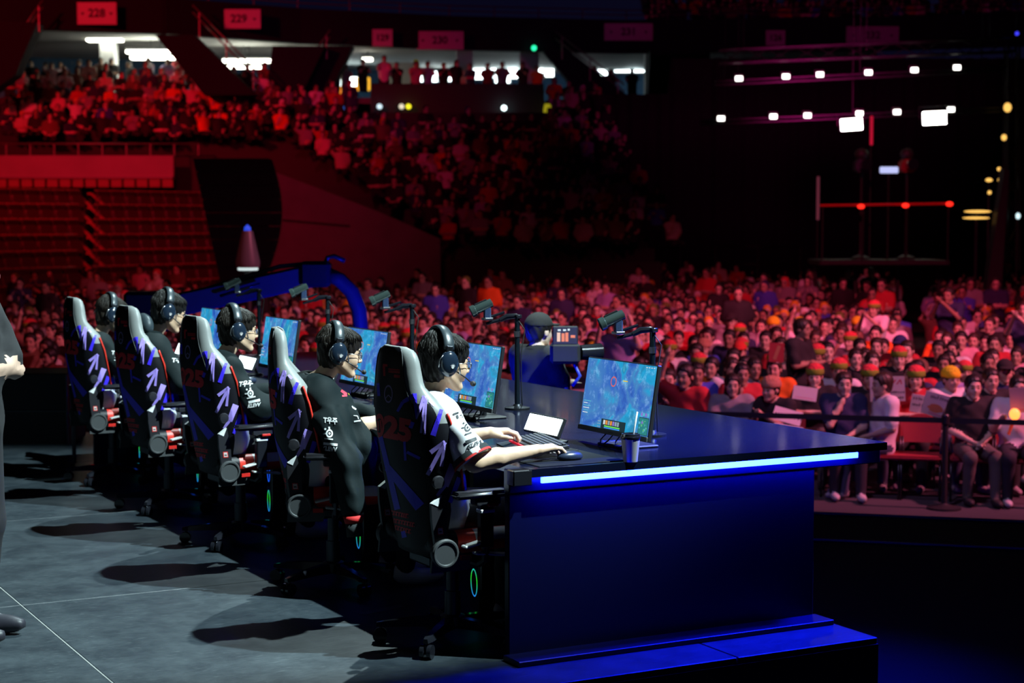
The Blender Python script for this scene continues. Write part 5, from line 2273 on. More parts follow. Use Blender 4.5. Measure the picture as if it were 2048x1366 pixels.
def make_truss(name, a, b, w, label, seg=0.6):
    a, b = Vector(a), Vector(b)
    L = (b - a).length
    dirv = (b - a).normalized()
    up = Vector((0, 0, 1)) if abs(dirv.z) < 0.9 else Vector((1, 0, 0))
    s = dirv.cross(up).normalized()
    up = s.cross(dirv)
    root = empty(name, a)
    co = [s * (i * w / 2) + up * (j * w / 2) for i, j in ((-1, -1), (1, -1), (1, 1), (-1, 1))]
    for c in co:
        m = MB()
        m.cyl(c, c + dirv * L, 0.028, 0.028, 6)
        m.build('chord', M_TRUSS, root)
    nn = max(2, int(L / seg))
    for f_ in range(4):
        m = MB()
        c0, c1 = co[f_], co[(f_ + 1) % 4]
        for k in range(nn):
            p0 = (c0 if k % 2 == 0 else c1) + dirv * (L * k / nn)
            p1 = (c1 if k % 2 == 0 else c0) + dirv * (L * (k + 1) / nn)
            m.cyl(p0, p1, 0.013, 0.013, 4)
        l = m.build('lacing', M_TRUSS, root)
        l['kind'] = 'stuff'
    if abs(dirv.z) < 0.9:
        for t in (0.08, 0.5, 0.92):
            m = MB()
            q = dirv * (L * t)
            m.cyl(q, Vector((q.x, q.y, 15.0 - a.z)), 0.008, 0.008, 5)
            m.build('hanger_cable', M_TRUSS, root)
    tag(root, label, 'truss')
    return root


TD = 45.0
make_truss('lighting_truss', at(1440, 114, TD), at(2026, 90, TD), 0.34, 'horizontal lighting truss above the black drape')
make_truss('lighting_truss', at(2024, 540, TD), at(2024, 90, TD), 0.30, 'upright lighting truss at the edge of the black drape')
make_truss('lighting_truss', at(1430, 167, TD + .14), at(2010, 138, TD + .14), 0.10, 'thin lamp bar carrying the upper row of floodlights')
make_truss('lighting_truss', at(1400, 246, TD + .14), at(2010, 219, TD + .14), 0.10, 'thin lamp bar carrying the lower row of floodlights')


def make_flood(name, w, h, strength):
    root = empty(name)
    m = MB()
    m.box((0, 0.09, 0), (w * 1.15, 0.16, h * 1.2), 0.02)
    m.build('lamp_housing', M_BLACKP, root)
    m = MB()
    m.box((0, 0.0, 0), (w, 0.03, h), 0.012)
    m.build('lamp_face', mat(f'flood_face_{int(strength)}', (1, 1, 1), 0.4, emit=(1.0, 0.96, 0.88), strength=strength), root)
    m = MB()
    m.tube([(-w * 0.62, 0.08, 0), (-w * 0.62, 0.08, h * 0.9), (w * 0.62, 0.08, h * 0.9), (w * 0.62, 0.08, 0)], 0.012, 5)
    m.build('yoke', M_RAIL, root)
    return root


FL = [[(1478, 157), (1572, 153), (1640, 149), (1737, 145), (1829, 140), (1914, 135)], [(1442, 237), (1547, 233), (1615, 231), (1719, 227), (1794, 224), (1902, 219)]]
f0 = None
for r in range(2):
    for i, (p, q) in enumerate(FL[r]):
        o = make_flood('floodlight', 0.18, 0.12, 5.0) if f0 is None else copy_tree(f0)
        f0 = f0 or o
        place(o, at(p, q, TD))
        tag(o, f'small white floodlight, {ORD[i]} from the left in the {"upper" if r == 0 else "lower"} row', 'floodlight', 'small floodlights on the black drape')
for (p, q, w, h, rr, nm) in ((1703, 249, 0.55, 0.30, -0.07, 'left'), (1869, 236, 0.60, 0.33, -0.05, 'right')):
    o = make_flood('panel_floodlight', w, h, 14.0)
    o.location = at(p, q, TD)
    o.rotation_euler = (0, rr, 0)
    tag(o, f'large bright rectangular floodlight, {nm} one of the pair', 'floodlight', 'large floodlights')
# warm bulbs on the upright truss
for i, (p, q, sx, sz) in enumerate(((2015, 215, 0.10, 0.12), (2008, 275, 0.07, 0.08), (1978, 360, 0.09, 0.05), (1979, 385, 0.05, 0.05), (1998, 338, 0.05, 0.05), (2000, 360, 0.06, 0.06), (1955, 423, 0.35, 0.035), (1952, 436, 0.35, 0.03), (2036, 432, 0.06, 0.08), (2034, 67, 0.05, 0.05))):
    m = MB()
    m.ell((0, 0, 0), (sx, 0.05, sz), 10, 7)
    cool = i in (8,)
    blue = i == 9
    root = empty('glow_lamp')
    o = m.build('bulb', glow('bulb_cool' if cool else ('bulb_blue' if blue else 'bulb_warm'), (0.7, 0.95, 1.0) if cool else ((0.05, 0.05, 1.0) if blue else (1.0, 0.55, 0.12)), 1.3), root, smooth=True)
    place(root, at(p, q, TD - 0.6))
    m = MB()
    m.cyl((0, 0.04, 0), (0, 0.04, ARENA_Z - root.location.z if i < 9 else 15.0 - root.location.z), 0.012, 0.012, 5)
    m.build('stem', M_TRUSS, root)
    tag(root, f'small {"white" if cool else ("blue" if blue else "amber")} lamp beside the upright truss, {ORD[i]} of the cluster', 'light', 'small lamps by the upright truss')
# dark pylon beside the truss
m = MB()
a = at(1985, 440, 43)
m.prism([(-0.35, -2.6), (0.10, -2.6), (0.28, 1.2), (0.16, 1.25)], 0, 0.4, Matrix.Rotation(math.pi / 2, 4, 'X'))
o = m.build('screen_pylon', mat('pylon_dark', (0.05, 0.04, 0.05), 0.35, 0.4))
place(o, (a.x, 43, a.z))
tag(o, 'dark slanting pylon at the foot of the upright truss', 'pylon')

# broadcast camera platform
root = empty('camera_platform', at(1770, 545, 40))
o0 = Vector(root.location)
dz = 1.95
m = MB()
a, b = at(1640, 411, 40), at(1902, 407, 40)
m.box(((a.x + b.x) / 2 - o0.x, 0.8, 0.9 - o0.z), (b.x - a.x, 1.6, 0.12), 0.02)
m.build('deck', M_BLACK, root)
m = MB()
m.tube([a - o0, b - o0], 0.026, 6)
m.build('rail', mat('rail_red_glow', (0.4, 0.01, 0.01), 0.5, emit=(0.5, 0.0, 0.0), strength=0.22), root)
for t in (0.02, 0.33, 0.66, 0.98):
    m = MB()
    q = a.lerp(b, t) - o0
    m.cyl(q, Vector((q.x, q.y, 0.9 - o0.z)), 0.02, 0.02, 6)
    m.build('post', M_TRUSS, root)
    m = MB()
    m.cyl(Vector((q.x, 0.8, 0.9 - o0.z)), Vector((q.x, 0.8, ARENA_Z - o0.z)), 0.05, 0.05, 6)
    m.build('leg', M_BLACK, root)
for p, q in ((1722, 413), (1811, 411), (1899, 408)):
    m = MB()
    m.ell(at(p, q, 39.9) - o0, (0.085, 0.05, 0.055), 10, 7)
    m.build('tally_lamp', glow('tally_red', (1.0, 0.02, 0.01), 2.0), root, smooth=True)
tag(root, 'raised platform with a red-lit rail in front of the black drape', 'platform')
for p, nm, col in ((1722, 'left', (0.05, 0.05, 0.12)), (1813, 'right', (0.40, 0.01, 0.02))):
    root = empty('broadcast_camera', at(p, 424, 40.6))
    root.location.z = 0.96
    o0 = Vector(root.location)
    m = MB()
    m.lathe([(0.22, 0), (0.22, 0.05), (0.06, 0.12), (0.045, 0.2)], 14)
    m.build('pedestal_base', M_BLACK, root, smooth=True, angle=40)
    m = MB()
    m.cyl((0, 0, 0.1), (0, 0, at(p, 345, 40.6).z - o0.z), 0.045, 0.04, 10)
    m.build('pedestal', M_TRUSS, root, smooth=True, angle=40)
    zc = at(p, 332, 40.6).z - o0.z
    m = MB()
    m.box((0, 0, zc), (0.34, 0.5, 0.30), 0.05, seg=2)
    m.build('camera_body', mat('camera_cover_' + nm, col, 0.6), root)
    m = MB()
    m.cyl((0, -0.25, zc + 0.02), (0, -0.62, zc + 0.02), 0.11, 0.13, 14)
    m.build('lens', M_BLACKG, root, smooth=True, angle=40)
    m = MB()
    m.ell((0, 0.05, zc + 0.27), (0.16, 0.14, 0.14), 12, 8)
    m.build('viewfinder_hood', M_GREYP, root, smooth=True)
    tag(root, f'broadcast camera on a pedestal, {nm} of the two on the platform', 'camera', 'broadcast cameras')
m = MB()
m.box((0, 0, 0), (0.42, 0.08, 0.15), 0.02)
root = empty('small_screen')
m.build('screen_face', glow('screen_violet', (0.55, 0.6, 1.0), 1.0), root)
place(root, at(1778, 340, 40.4))
m = MB()
m.cyl((0, 0.05, 0), (0, 0.05, 0.95 - root.location.z), 0.02, 0.02, 6)
m.build('stand', M_TRUSS, root)
tag(root, 'small glowing violet screen between the two broadcast cameras', 'screen')
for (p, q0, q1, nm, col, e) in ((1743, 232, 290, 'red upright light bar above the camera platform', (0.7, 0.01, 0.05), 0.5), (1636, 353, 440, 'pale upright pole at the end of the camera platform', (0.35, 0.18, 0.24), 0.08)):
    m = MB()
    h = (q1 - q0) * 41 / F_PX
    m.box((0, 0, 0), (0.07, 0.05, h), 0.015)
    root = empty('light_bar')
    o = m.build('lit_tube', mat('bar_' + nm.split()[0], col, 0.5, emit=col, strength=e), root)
    place(root, at(p, (q0 + q1) / 2, 41))
    m = MB()
    m.cyl((0, 0.04, 0), (0, 0.04, 0.9 - root.location.z), 0.015, 0.015, 5)
    m.build('stand', M_TRUSS, root)
    tag(root, nm, 'light bar')
railing('railing', [at_z(1168, 560, 0) * 0 + Vector((xs(1168, 52), 52, 0.0)), Vector((xs(1360, 52), 52, 0.0))], 1.05, 1.2, 'left dark railing behind the floor crowd', 0.03, mt=M_TRUSS)
railing('railing', [Vector((xs(1430, 52), 52, 0.05)), Vector((xs(1600, 52), 52, 0.05))], 1.05, 1.2, 'second dark railing behind the floor crowd', 0.03, mt=M_TRUSS)

for nm, x, lab in (('wall_left', -24.5, 'black side wall of the arena left of the seats'), ('wall_right', 25.5, 'black side drape of the arena right of the floor seats')):
    m = MB()
    m.box((x, 32, 6.9), (0.3, 60, 16))
    struct(m.build(nm, M_CURTAIN), lab)


# ------------------------------------------------------------------ camera crane, loudspeakers, stage clutter
CD = 15.0
root = empty('camera_crane', (at(330, 610, CD).x, CD, LOW_Z))
o0 = Vector(root.location)
M_CRANE = mat('crane_blue_black', (0.06, 0.06, 0.10), 0.35)
a, b = at(300, 622, CD) - o0, at(652, 545, CD) - o0
m = MB()
d = (b - a)
m.box((a + b) / 2, (d.length, 0.16, 0.20), 0.02, Matrix.Rotation(-math.atan2(d.z, d.x), 3, 'Y'))
m.build('boom', M_CRANE, root)
m = MB()
m.tube([at(400, 582, CD) - o0, at(470, 560, CD) - o0, at(560, 533, CD) - o0, at(620, 527, CD) - o0], 0.02, 7)
m.build('tension_rod', M_CRANE, root, smooth=True)
m = MB()
m.tube([at(440, 592, CD - .12) - o0, at(520, 568, CD - .12) - o0], 0.012, 6)
m.build('cable', M_BLACKP, root, smooth=True)
m = MB()
m.box(at(632, 548, CD) - o0, (0.26, 0.24, 0.22), 0.03)
hd = m.build('pivot_head', M_BLACK, root)
m = MB()
pts = [at(p, q, CD) - o0 for p, q in ((650, 530), (655, 515), (668, 512), (690, 522))]
m.tube(pts, 0.022, 7)
m.build('cable_loop', M_BLACKP, hd, smooth=True)
m = MB()
pts = [at(p, q, CD) - o0 for p, q in ((655, 548), (680, 560), (704, 585), (718, 620), (722, 670), (722, 760))] 
pts.append(Vector((pts[-1].x, pts[-1].y, 0.0)))
m.tube(pts, [0.06, 0.065, 0.066, 0.066, 0.066, 0.066, 0.07], 10)
m.build('curved_arm', M_CRANE, root, smooth=True)
m = MB()
m.lathe([(0.35, 0), (0.35, 0.08), (0.10, 0.14), (0.09, 0.3)], 18, Matrix.Translation((pts[-1].x, 0, 0)))
m.build('pedestal', M_BLACK, root, smooth=True, angle=40)
m = MB()
c = a + Vector((0, 0, 0))
m.box(c, (0.4, 0.3, 0.34), 0.03)
m.build('counterweight', M_BLACK, root)
m = MB()
m.cyl(Vector((c.x, 0, 0)), c, 0.06, 0.06, 10)
m.build('prop_column', M_CRANE, root)
tag(root, 'blue-lit camera crane with a bent arm behind the players', 'crane')

# tall stack of black loudspeakers in front of the empty seats
root = empty('speaker_stack', (at(480, 560, 34).x, 34, ARENA_Z))
o0 = Vector(root.location)
n = 11
y0 = 318
def _edge(q):
    t = (q - y0) / 300.0
    return 530 + 30 * math.sin(math.pi * min(1.0, max(0.0, 0.10 + t * 1.15))) - max(0, t - 0.75) * 60


for i in range(n):
    q0, q1 = y0 + i * 27, y0 + (i + 1) * 27 - 1
    l0, l1 = 392 + i * 6, 392 + (i + 1) * 6
    pp = [at(x, q, 34) - o0 for x, q in ((l1, q1), (_edge(q1), q1), (_edge(q0), q0), (l0, q0))]
    m = MB()
    m.prism([(p.x, p.z) for p in pp], -0.35, 0.35, Matrix.Rotation(math.pi / 2, 4, 'X'))
    m.build('speaker_box', mat('speaker_black', (0.003, 0.003, 0.006), 0.9, spec=0.1), root)
m = MB()
m.box((0, 0, 0.15), (1.2, 0.9, 0.3), 0.02)
m.build('sub_base', M_BLACK, root)
m = MB()
zt = at(480, 590, 34).z - o0.z
m.box((0.1, 0.05, (zt + 0.3) / 2), (0.9, 0.5, max(0.1, zt - 0.1)), 0.02)
m.build('riser_frame', M_BLACK, root)
tag(root, 'tall curved stack of black loudspeakers beside the empty seats', 'loudspeaker')

# moving-head beam lamp on a post
root = empty('beam_lamp', (at(496, 560, 24).x, 24, ARENA_Z))
o0 = Vector(root.location)
zb, zt2 = at(496, 532, 24).z - o0.z, at(496, 462, 24).z - o0.z
m = MB()
m.cyl((0, 0, 0), (0, 0, zb - 0.05), 0.05, 0.05, 10)
m.build('post', M_BLACK, root)
m = MB()
m.lathe([(0.16, zb - 0.02), (0.17, zb + 0.06), (0.075, zt2), (0.02, zt2 + 0.01)], 18)
m.build('lamp_body', mat('lamp_body_teal', (0.10, 0.13, 0.14), 0.4), root, smooth=True, angle=40)
m = MB()
m.lathe([(0.125, zb - 0.06), (0.14, zb - 0.055), (0.14, zb - 0.02), (0.12, zb - 0.015)], 18)
m.build('lamp_rim', glow('rim_white', (0.75, 0.9, 0.9), 0.9), root, smooth=True)
m = MB()
m.lathe([(0.05, zt2), (0.045, zt2 + 0.05), (0.005, zt2 + 0.09)], 12)
m.build('lamp_tip', glow('tip_blue', (0.02, 0.08, 0.8), 0.9), root, smooth=True)
tag(root, 'conical beam lamp with a blue tip in front of the loudspeakers', 'stage light')

# black flight case at the left end of the stage
root = empty('flight_case', (at(70, 905, 14.4).x, 14.4, LOW_Z))
s = 14.4 / F_PX
top = at(70, 745, 14.4).z - LOW_Z
m = MB()
m.box((-0.1, 0.3, top / 2), (0.75, 0.6, top - 0.02), 0.01)
m.build('case_body', M_BLACK, root)
for x in (-0.47, 0.27):
    m = MB()
    m.box((x, 0.0, top / 2), (0.02, 0.02, top - 0.02), 0.004)
    m.build('edge_profile', M_DSTEEL, root)
m = MB()
m.box((-0.1, -0.003, top * 0.66), (0.73, 0.012, 0.012))
m.build('lid_joint', M_DSTEEL, root)
tag(root, 'tall black flight case at the far end of the row', 'case')
# pale edge of a side panel standing behind the far chair
m = MB()
q0, q1 = at(146, 785, 13.4), at(152, 890, 13.4)
m.box((0, 0, (q0.z + LOW_Z) / 2 - LOW_Z), (0.03, 0.30, q0.z - LOW_Z), 0.006)
o = m.build('side_screen', mat('side_screen_grey', (0.22, 0.25, 0.27), 0.5))
place(o, (q0.x, 13.4, LOW_Z), 0.25)
tag(o, 'narrow grey screen panel behind the farthest gaming chair', 'panel')

# stanchions with a belt in front of the first row
SB = at_z(1888, 1018, ARENA_Z)
for off, nm in ((0.0, 'near the seated man in black'), (-5.2, 'hidden behind the desk end'), (2.6, 'at the picture edge')):
    root = empty('stanchion', SB + AX * off)
    m = MB()
    m.lathe([(0.17, 0), (0.17, 0.02), (0.05, 0.045), (0.03, 0.06)], 22)
    m.build('base', M_BLACK, root, smooth=True, angle=35)
    m = MB()
    m.cyl((0, 0, 0.04), (0, 0, 0.94), 0.030, 0.030, 14)
    m.build('post', M_BLACK, root, smooth=True, angle=35)
    m = MB()
    m.lathe([(0.034, 0.86), (0.042, 0.865), (0.042, 0.95), (0.03, 0.965), (0.005, 0.97)], 14)
    m.build('belt_head', M_BLACKP, root, smooth=True, angle=35)
    tag(root, f'black belt stanchion {nm}', 'stanchion', 'belt stanchions')
for (a, b, nm) in ((-5.2, 0.0, 'long black barrier belt left of the stanchion'), (0.0, 2.6, 'black barrier belt right of the stanchion')):
    A, B = SB + AX * a, SB + AX * b
    m = MB()
    m.box((0, 0, 0), ((B - A).length, 0.004, 0.055))
    o = m.build('barrier_belt', M_BLACK)
    place(o, (A + B) / 2 + Vector((0, 0, 0.90)), math.atan2(AX.y, AX.x))
    tag(o, nm, 'belt')


# ------------------------------------------------------------------ spectators
M_CSKIN = objcolor_mat('spectator_skin', 0.55, [(0.62, 0.42, 0.31), (0.50, 0.32, 0.22), (0.66, 0.47, 0.36), (0.36, 0.21, 0.14), (0.60, 0.40, 0.30), (0.55, 0.36, 0.26)])
M_CTOP = objcolor_mat('spectator_top', 0.85)
M_CPANT = objcolor_mat('spectator_trousers', 0.85, [(0.02, 0.02, 0.03), (0.03, 0.04, 0.09), (0.10, 0.09, 0.08), (0.015, 0.015, 0.015), (0.05, 0.06, 0.10)])
M_CSHOE = objcolor_mat('spectator_shoe', 0.7, [(0.5, 0.5, 0.5), (0.02, 0.02, 0.02), (0.3, 0.28, 0.28)])
M_CHAIR_ = objcolor_mat('spectator_hair', 0.5, [(0.008, 0.007, 0.006), (0.015, 0.011, 0.008), (0.014, 0.009, 0.006), (0.008, 0.006, 0.006), (0.028, 0.016, 0.009)])


def crowd_prims(pose):
    """groups of shapes of one spectator: x forward, origin on the floor"""
    sit = not pose.startswith('stand')
    if sit:
        hipz, base = 0.50, Vector((0, 0, .52))
        sh = Vector((-.04, 0, 1.00))
    else:
        hipz, base = 0.92, Vector((0, 0, .95))
        sh = Vector((-.01, 0, 1.42))
    if pose == 'lean':
        sh = Vector((.16, 0, .96))
    hd = sh + Vector((.05, 0, .175))
    if pose == 'lean':
        hd = sh + Vector((.09, 0, .16))
    top = [('c', base, (base + sh) / 2, .125, .118, (0, 1, 0), 1.35, 0.0), ('c', (base + sh) / 2, sh + Vector((0, 0, -.06)), .118, .120, (0, 1, 0), 1.5, 0.06),
           ('c', sh + Vector((0, -.165, 0)), sh + Vector((0, .165, 0)), .068, .068, 0.05)]
    neck = [('c', sh, hd + Vector((-.03, 0, -.05)), .060, .052, 0.02)]
    slv, fore, hands = [], [], []
    z = sh.z
    A = {'lap': ((.02, .26, -.26), (.26, .06, -.36)), 'fold': ((.10, .24, -.24), (.24, -.08, -.20)), 'clap': ((.14, .24, -.22), (.34, .03, -.08)),
         'sign': ((.10, .25, -.24), (.32, .20, -.12)), 'lean': ((.10, .22, -.24), (.26, .06, -.10)),
         'stand': ((-.01, .25, -.27), (.05, .27, -.52)), 'stand_fold': ((.08, .24, -.25), (.22, -.06, -.22)), 'stand_up': ((.10, .27, -.05), (.16, .20, .22)),
         'stand_phone': ((.16, .22, -.16), (.36, .04, .08)), 'raise': ((.02, .26, -.26), (.26, .06, -.36)), 'chin': ((.14, .20, -.26), (.26, .04, -.34)), 'stand_cross': ((.12, .23, -.27), (.13, -.02, -.24))}[pose]
    for s in (-1, 1):
        e, w = A
        if pose == 'raise' and s < 0:
            e, w = (.08, .30, .10), (.10, .20, .36)
        if pose == 'chin' and s < 0:
            e, w = (.20, .16, -.24), (.14, .02, .02)
        S = sh + Vector((0, s * .175, 0))
        E = sh + Vector((e[0], s * e[1], e[2]))
        W = sh + Vector((w[0], s * w[1], w[2]))
        slv.append(('c', S, S.lerp(E, .75), .068, .062, 0.04))
        fore += [('c', S, E, .048, .042, 0.0), ('c', E, W, .041, .029, 0.02)]
        dv = (W - E).normalized()
        hands += [('c', W, W + dv * .09, .030, .034, dv.orthogonal(), 0.65, 0.02), ('c', W + dv * .08, W + dv * .17, .027, .015, dv.orthogonal(), 0.6, 0.02),
                  ('c', W + dv * .03, W + dv * .09 + Vector((.02, -s * .045, .01)), .015, .011, 0.01)]
    legs, shoes = [], []
    for s in (-1, 1):
        H = Vector((0, s * .09, hipz + .03))
        if sit:
            K, F_ = Vector((.43, s * .13, .50)), Vector((.40 + .05 * s, s * .13, .09))
        else:
            K, F_ = Vector((.03, s * .10, .50)), Vector((-.01, s * .11, .09))
        legs += [('c', H, K, .092, .066, 0.05), ('c', K, F_, .062, .048, 0.03)]
        shoes += [('e', F_ + Vector((.07, 0, -.045)), (.14, .05, .045), 0.0), ('e', F_ + Vector((-.01, 0, -.01)), (.055, .045, .06), 0.02)]
    return dict(top=top + slv, neck=neck, fore=fore, hands=hands, legs=legs, shoes=shoes, head=hd)


def crowd_mesh(pose, hb, hh, joined_hair=False):
    g = crowd_prims(pose)
    hd = np.array(g['head'], dtype=np.float32)

    def fn(P):
        d = eval_prims(P, g['top'], .010) + .004 * np.sin(P[:, 2] * 40 + P[:, 1] * 33)
        d = smin(d, eval_prims(P, g['neck']), 0.01)
        d = smin(d, eval_prims(P, g['legs'], .008), 0.03)
        d = smin(d, eval_prims(P, g['fore']), 0.01)
        d = smin(d, eval_prims(P, g['hands']), 0.01)
        d = smin(d, eval_prims(P, g['shoes']), 0.005)
        return smin(d, head_eval(P - hd), 0.012)
    al = g['top'] + g['legs'] + g['fore'] + g['hands'] + g['shoes'] + g['neck']
    lo, hi = bounds(al, .05)
    hbx = (hd - np.array((.13, .11, .14)), hd + np.array((.14, .11, .15)))
    lo, hi = np.minimum(lo, hbx[0]), np.maximum(hi, hbx[1])
    V, Q = surface_nets(fn, lo, hi, hb)
    if hh < hb:
        V, Q = drop_inside(V, Q, [hbx], hb * 0.6)
        V, Q = merge([(V, Q), surface_nets(lambda P: smin(smin(eval_prims(P, g['top'], .010), eval_prims(P, g['neck']), .01), head_eval(P - hd), .012), *hbx, hh)])
    C = V[Q].mean(1).astype(np.float32)
    ds = np.stack([np.minimum(np.minimum(eval_prims(C, g['fore']), eval_prims(C, g['hands'])), np.minimum(head_eval(C - hd), eval_prims(C, g['neck']) - .004)),
                   eval_prims(C, g['top'], .012), eval_prims(C, g['legs'], .008), eval_prims(C, g['shoes'])])
    mi = ds.argmin(0)
    h = C - hd
    r = np.linalg.norm(h / (.13, .10, .14), axis=1)
    mi[(r < 1) & (h[:, 2] > -.13)] = 0
    eye = np.zeros(len(C), bool)
    for s in (-1, 1):
        eye |= (np.linalg.norm((h - (.082, s * .031, .004)) / (.03, .017, .008), axis=1) < 1)
        eye |= (np.linalg.norm((h - (.086, s * .032, .025)) / (.03, .022, .006), axis=1) < 1)
    mi[eye] = 4
    return V, Q, mi, g['head']


def hair_mesh(kind, h):
    def fn(P):
        d = sd_ell(P, (-.014, 0, .046), (.113, .091, .100))
        if kind == 'long':
            d = smin(d, sd_ell(P, (-.055, 0, -.09), (.065, .095, .15)), .04)
        elif kind == 'bun':
            d = smin(d, sd_ell(P, (-.115, 0, .09), (.04, .04, .04)), .02)
        else:
            d = smin(d, sd_ell(P, (-.055, 0, -.02), (.055, .07, .07)), .03)
        a = np.arctan2(P[:, 1], P[:, 0])
        d = d + .004 * np.sin(a * 13 + P[:, 2] * 50)
        face = sd_ell(P, (.112, .012, -.024), (.082, .105 if kind != 'long' else .078, .112)) + .006 * np.sin(P[:, 1] * 90)
        d = np.maximum(d, -face)
        if kind != 'long':
            ear = np.minimum(sd_ell(P, (.01, .09, -.05), (.05, .04, .06)), sd_ell(P, (.01, -.09, -.05), (.05, .04, .06)))
            d = np.maximum(d, -ear)
        return d
    return surface_nets(fn, (-.17, -.13, -.26), (.13, .13, .17), h)


def hat_mesh(kind, h):
    if kind == 'beanie':
        def fn(P):
            d = sd_ell(P, (-.016, 0, .062), (.124, .102, .098))
            d = d + .006 * np.sin(P[:, 0] * 120) * np.sin(P[:, 1] * 120) * (P[:, 2] > .09)
            return np.maximum(d, .030 + .25 * (P[:, 0] + .02) * -0.15 - P[:, 2])
        V, Q = surface_nets(fn, (-.16, -.13, -.02), (.13, .13, .24), h)
        mi = (V[Q].mean(1)[:, 2] > .098).astype(int)
    else:
        def fn(P):
            d = np.maximum(sd_ell(P, (-.014, 0, .050), (.120, .098, .105)), .045 - P[:, 2])
            return np.minimum(d, np.maximum(sd_ell(P, (.10, 0, .052), (.10, .085, .012)), -.02 - P[:, 0]))
        V, Q = surface_nets(fn, (-.16, -.13, .02), (.22, .13, .18), h)
        mi = np.zeros(len(Q), int)
    return V, Q, mi


POSES = ['lap', 'fold', 'clap', 'lean', 'chin', 'raise', 'sign', 'stand', 'stand_fold', 'stand_up', 'stand_phone', 'stand_cross']
BODY, BHEAD, CROWD_LO = {}, {}, {}
for ps in POSES:
    V, Q, mi, hd = crowd_mesh(ps, 0.026, 0.013)
    BODY[ps] = np_mesh('spectator_' + ps, V, Q, [M_CSKIN, M_CTOP, M_CPANT, M_CSHOE, M_EYE], mi)
    BHEAD[ps] = hd
HAIRM = {}
for k in ('short', 'long', 'bun'):
    V, Q = hair_mesh(k, 0.013)
    HAIRM[k] = np_mesh('spectator_hair_' + k, V, Q, M_CHAIR_)
HATM = {}
HAT_COL = {'green and red knitted': ((0.20, 0.30, 0.02), (0.62, 0.04, 0.05), 'beanie'), 'yellow': ((0.85, 0.68, 0.01), (0.88, 0.70, 0.01), 'beanie'), 'tan': ((0.45, 0.22, 0.14), (0.42, 0.20, 0.12), 'beanie'),
           'white': ((0.7, 0.68, 0.68), (0.7, 0.68, 0.68), 'cap'), 'navy': ((0.02, 0.025, 0.12), (0.02, 0.025, 0.12), 'cap'), 'red': ((0.6, 0.03, 0.02), (0.6, 0.03, 0.02), 'cap'), 'black': ((0.015, 0.015, 0.015), (0.015, 0.015, 0.015), 'cap')}
for nm, (c0, c1, kd) in HAT_COL.items():
    V, Q, mi = hat_mesh(kd, 0.012)
    HATM[nm] = np_mesh('hat_' + nm.replace(' ', '_'), V, Q, [mat('hat_band_' + nm.replace(' ', '_'), c0, 0.9), mat('hat_top_' + nm.replace(' ', '_'), c1, 0.9, noise=0.7, nscale=45)], mi)
TOPC = {'black': (0.012, 0.012, 0.014), 'white': (0.72, 0.70, 0.72), 'grey': (0.25, 0.24, 0.26), 'navy': (0.02, 0.025, 0.09), 'red': (0.50, 0.02, 0.03), 'pink': (0.62, 0.30, 0.36), 'blue': (0.05, 0.07, 0.55),
        'orange': (0.85, 0.16, 0.01), 'lilac': (0.35, 0.27, 0.55), 'brown': (0.16, 0.08, 0.05), 'beige': (0.50, 0.40, 0.32)}
TOPW = ['black'] * 9 + ['white'] * 6 + ['grey'] * 4 + ['navy'] * 3 + ['red'] * 3 + ['pink'] * 2 + ['blue', 'lilac', 'brown', 'brown', 'beige', 'beige', 'orange']


def person(pose, loc, rz, top, hair='short', hat=None, scale=1.0, label='', group=None):
    o = obj('person', BODY[pose])
    place(o, loc, rz)
    o.scale = (scale, scale, scale)
    o.color = (*TOPC[top], 1)
    h = obj('hair', HAIRM[hair], o)
    h.location = BHEAD[pose]
    if hat:
        t = obj('hat', HATM[hat], o)
        t.location = BHEAD[pose]
    tag(o, label, 'person', group)
    return o


# rows of the floor audience
R0 = at_z(1950, 1000, ARENA_Z)
ROW_GAP = 0.86


def row_point(px, k):
    """where the sight line of a picture column crosses row k"""
    o = R0 + BX * (ROW_GAP * k)
    dx = (px - 1024.0) / F_PX
    # o + AX*t : x = dx*y
    t = (dx * o.y - o.x) / (AX.x - dx * AX.y)
    return o + AX * t, t


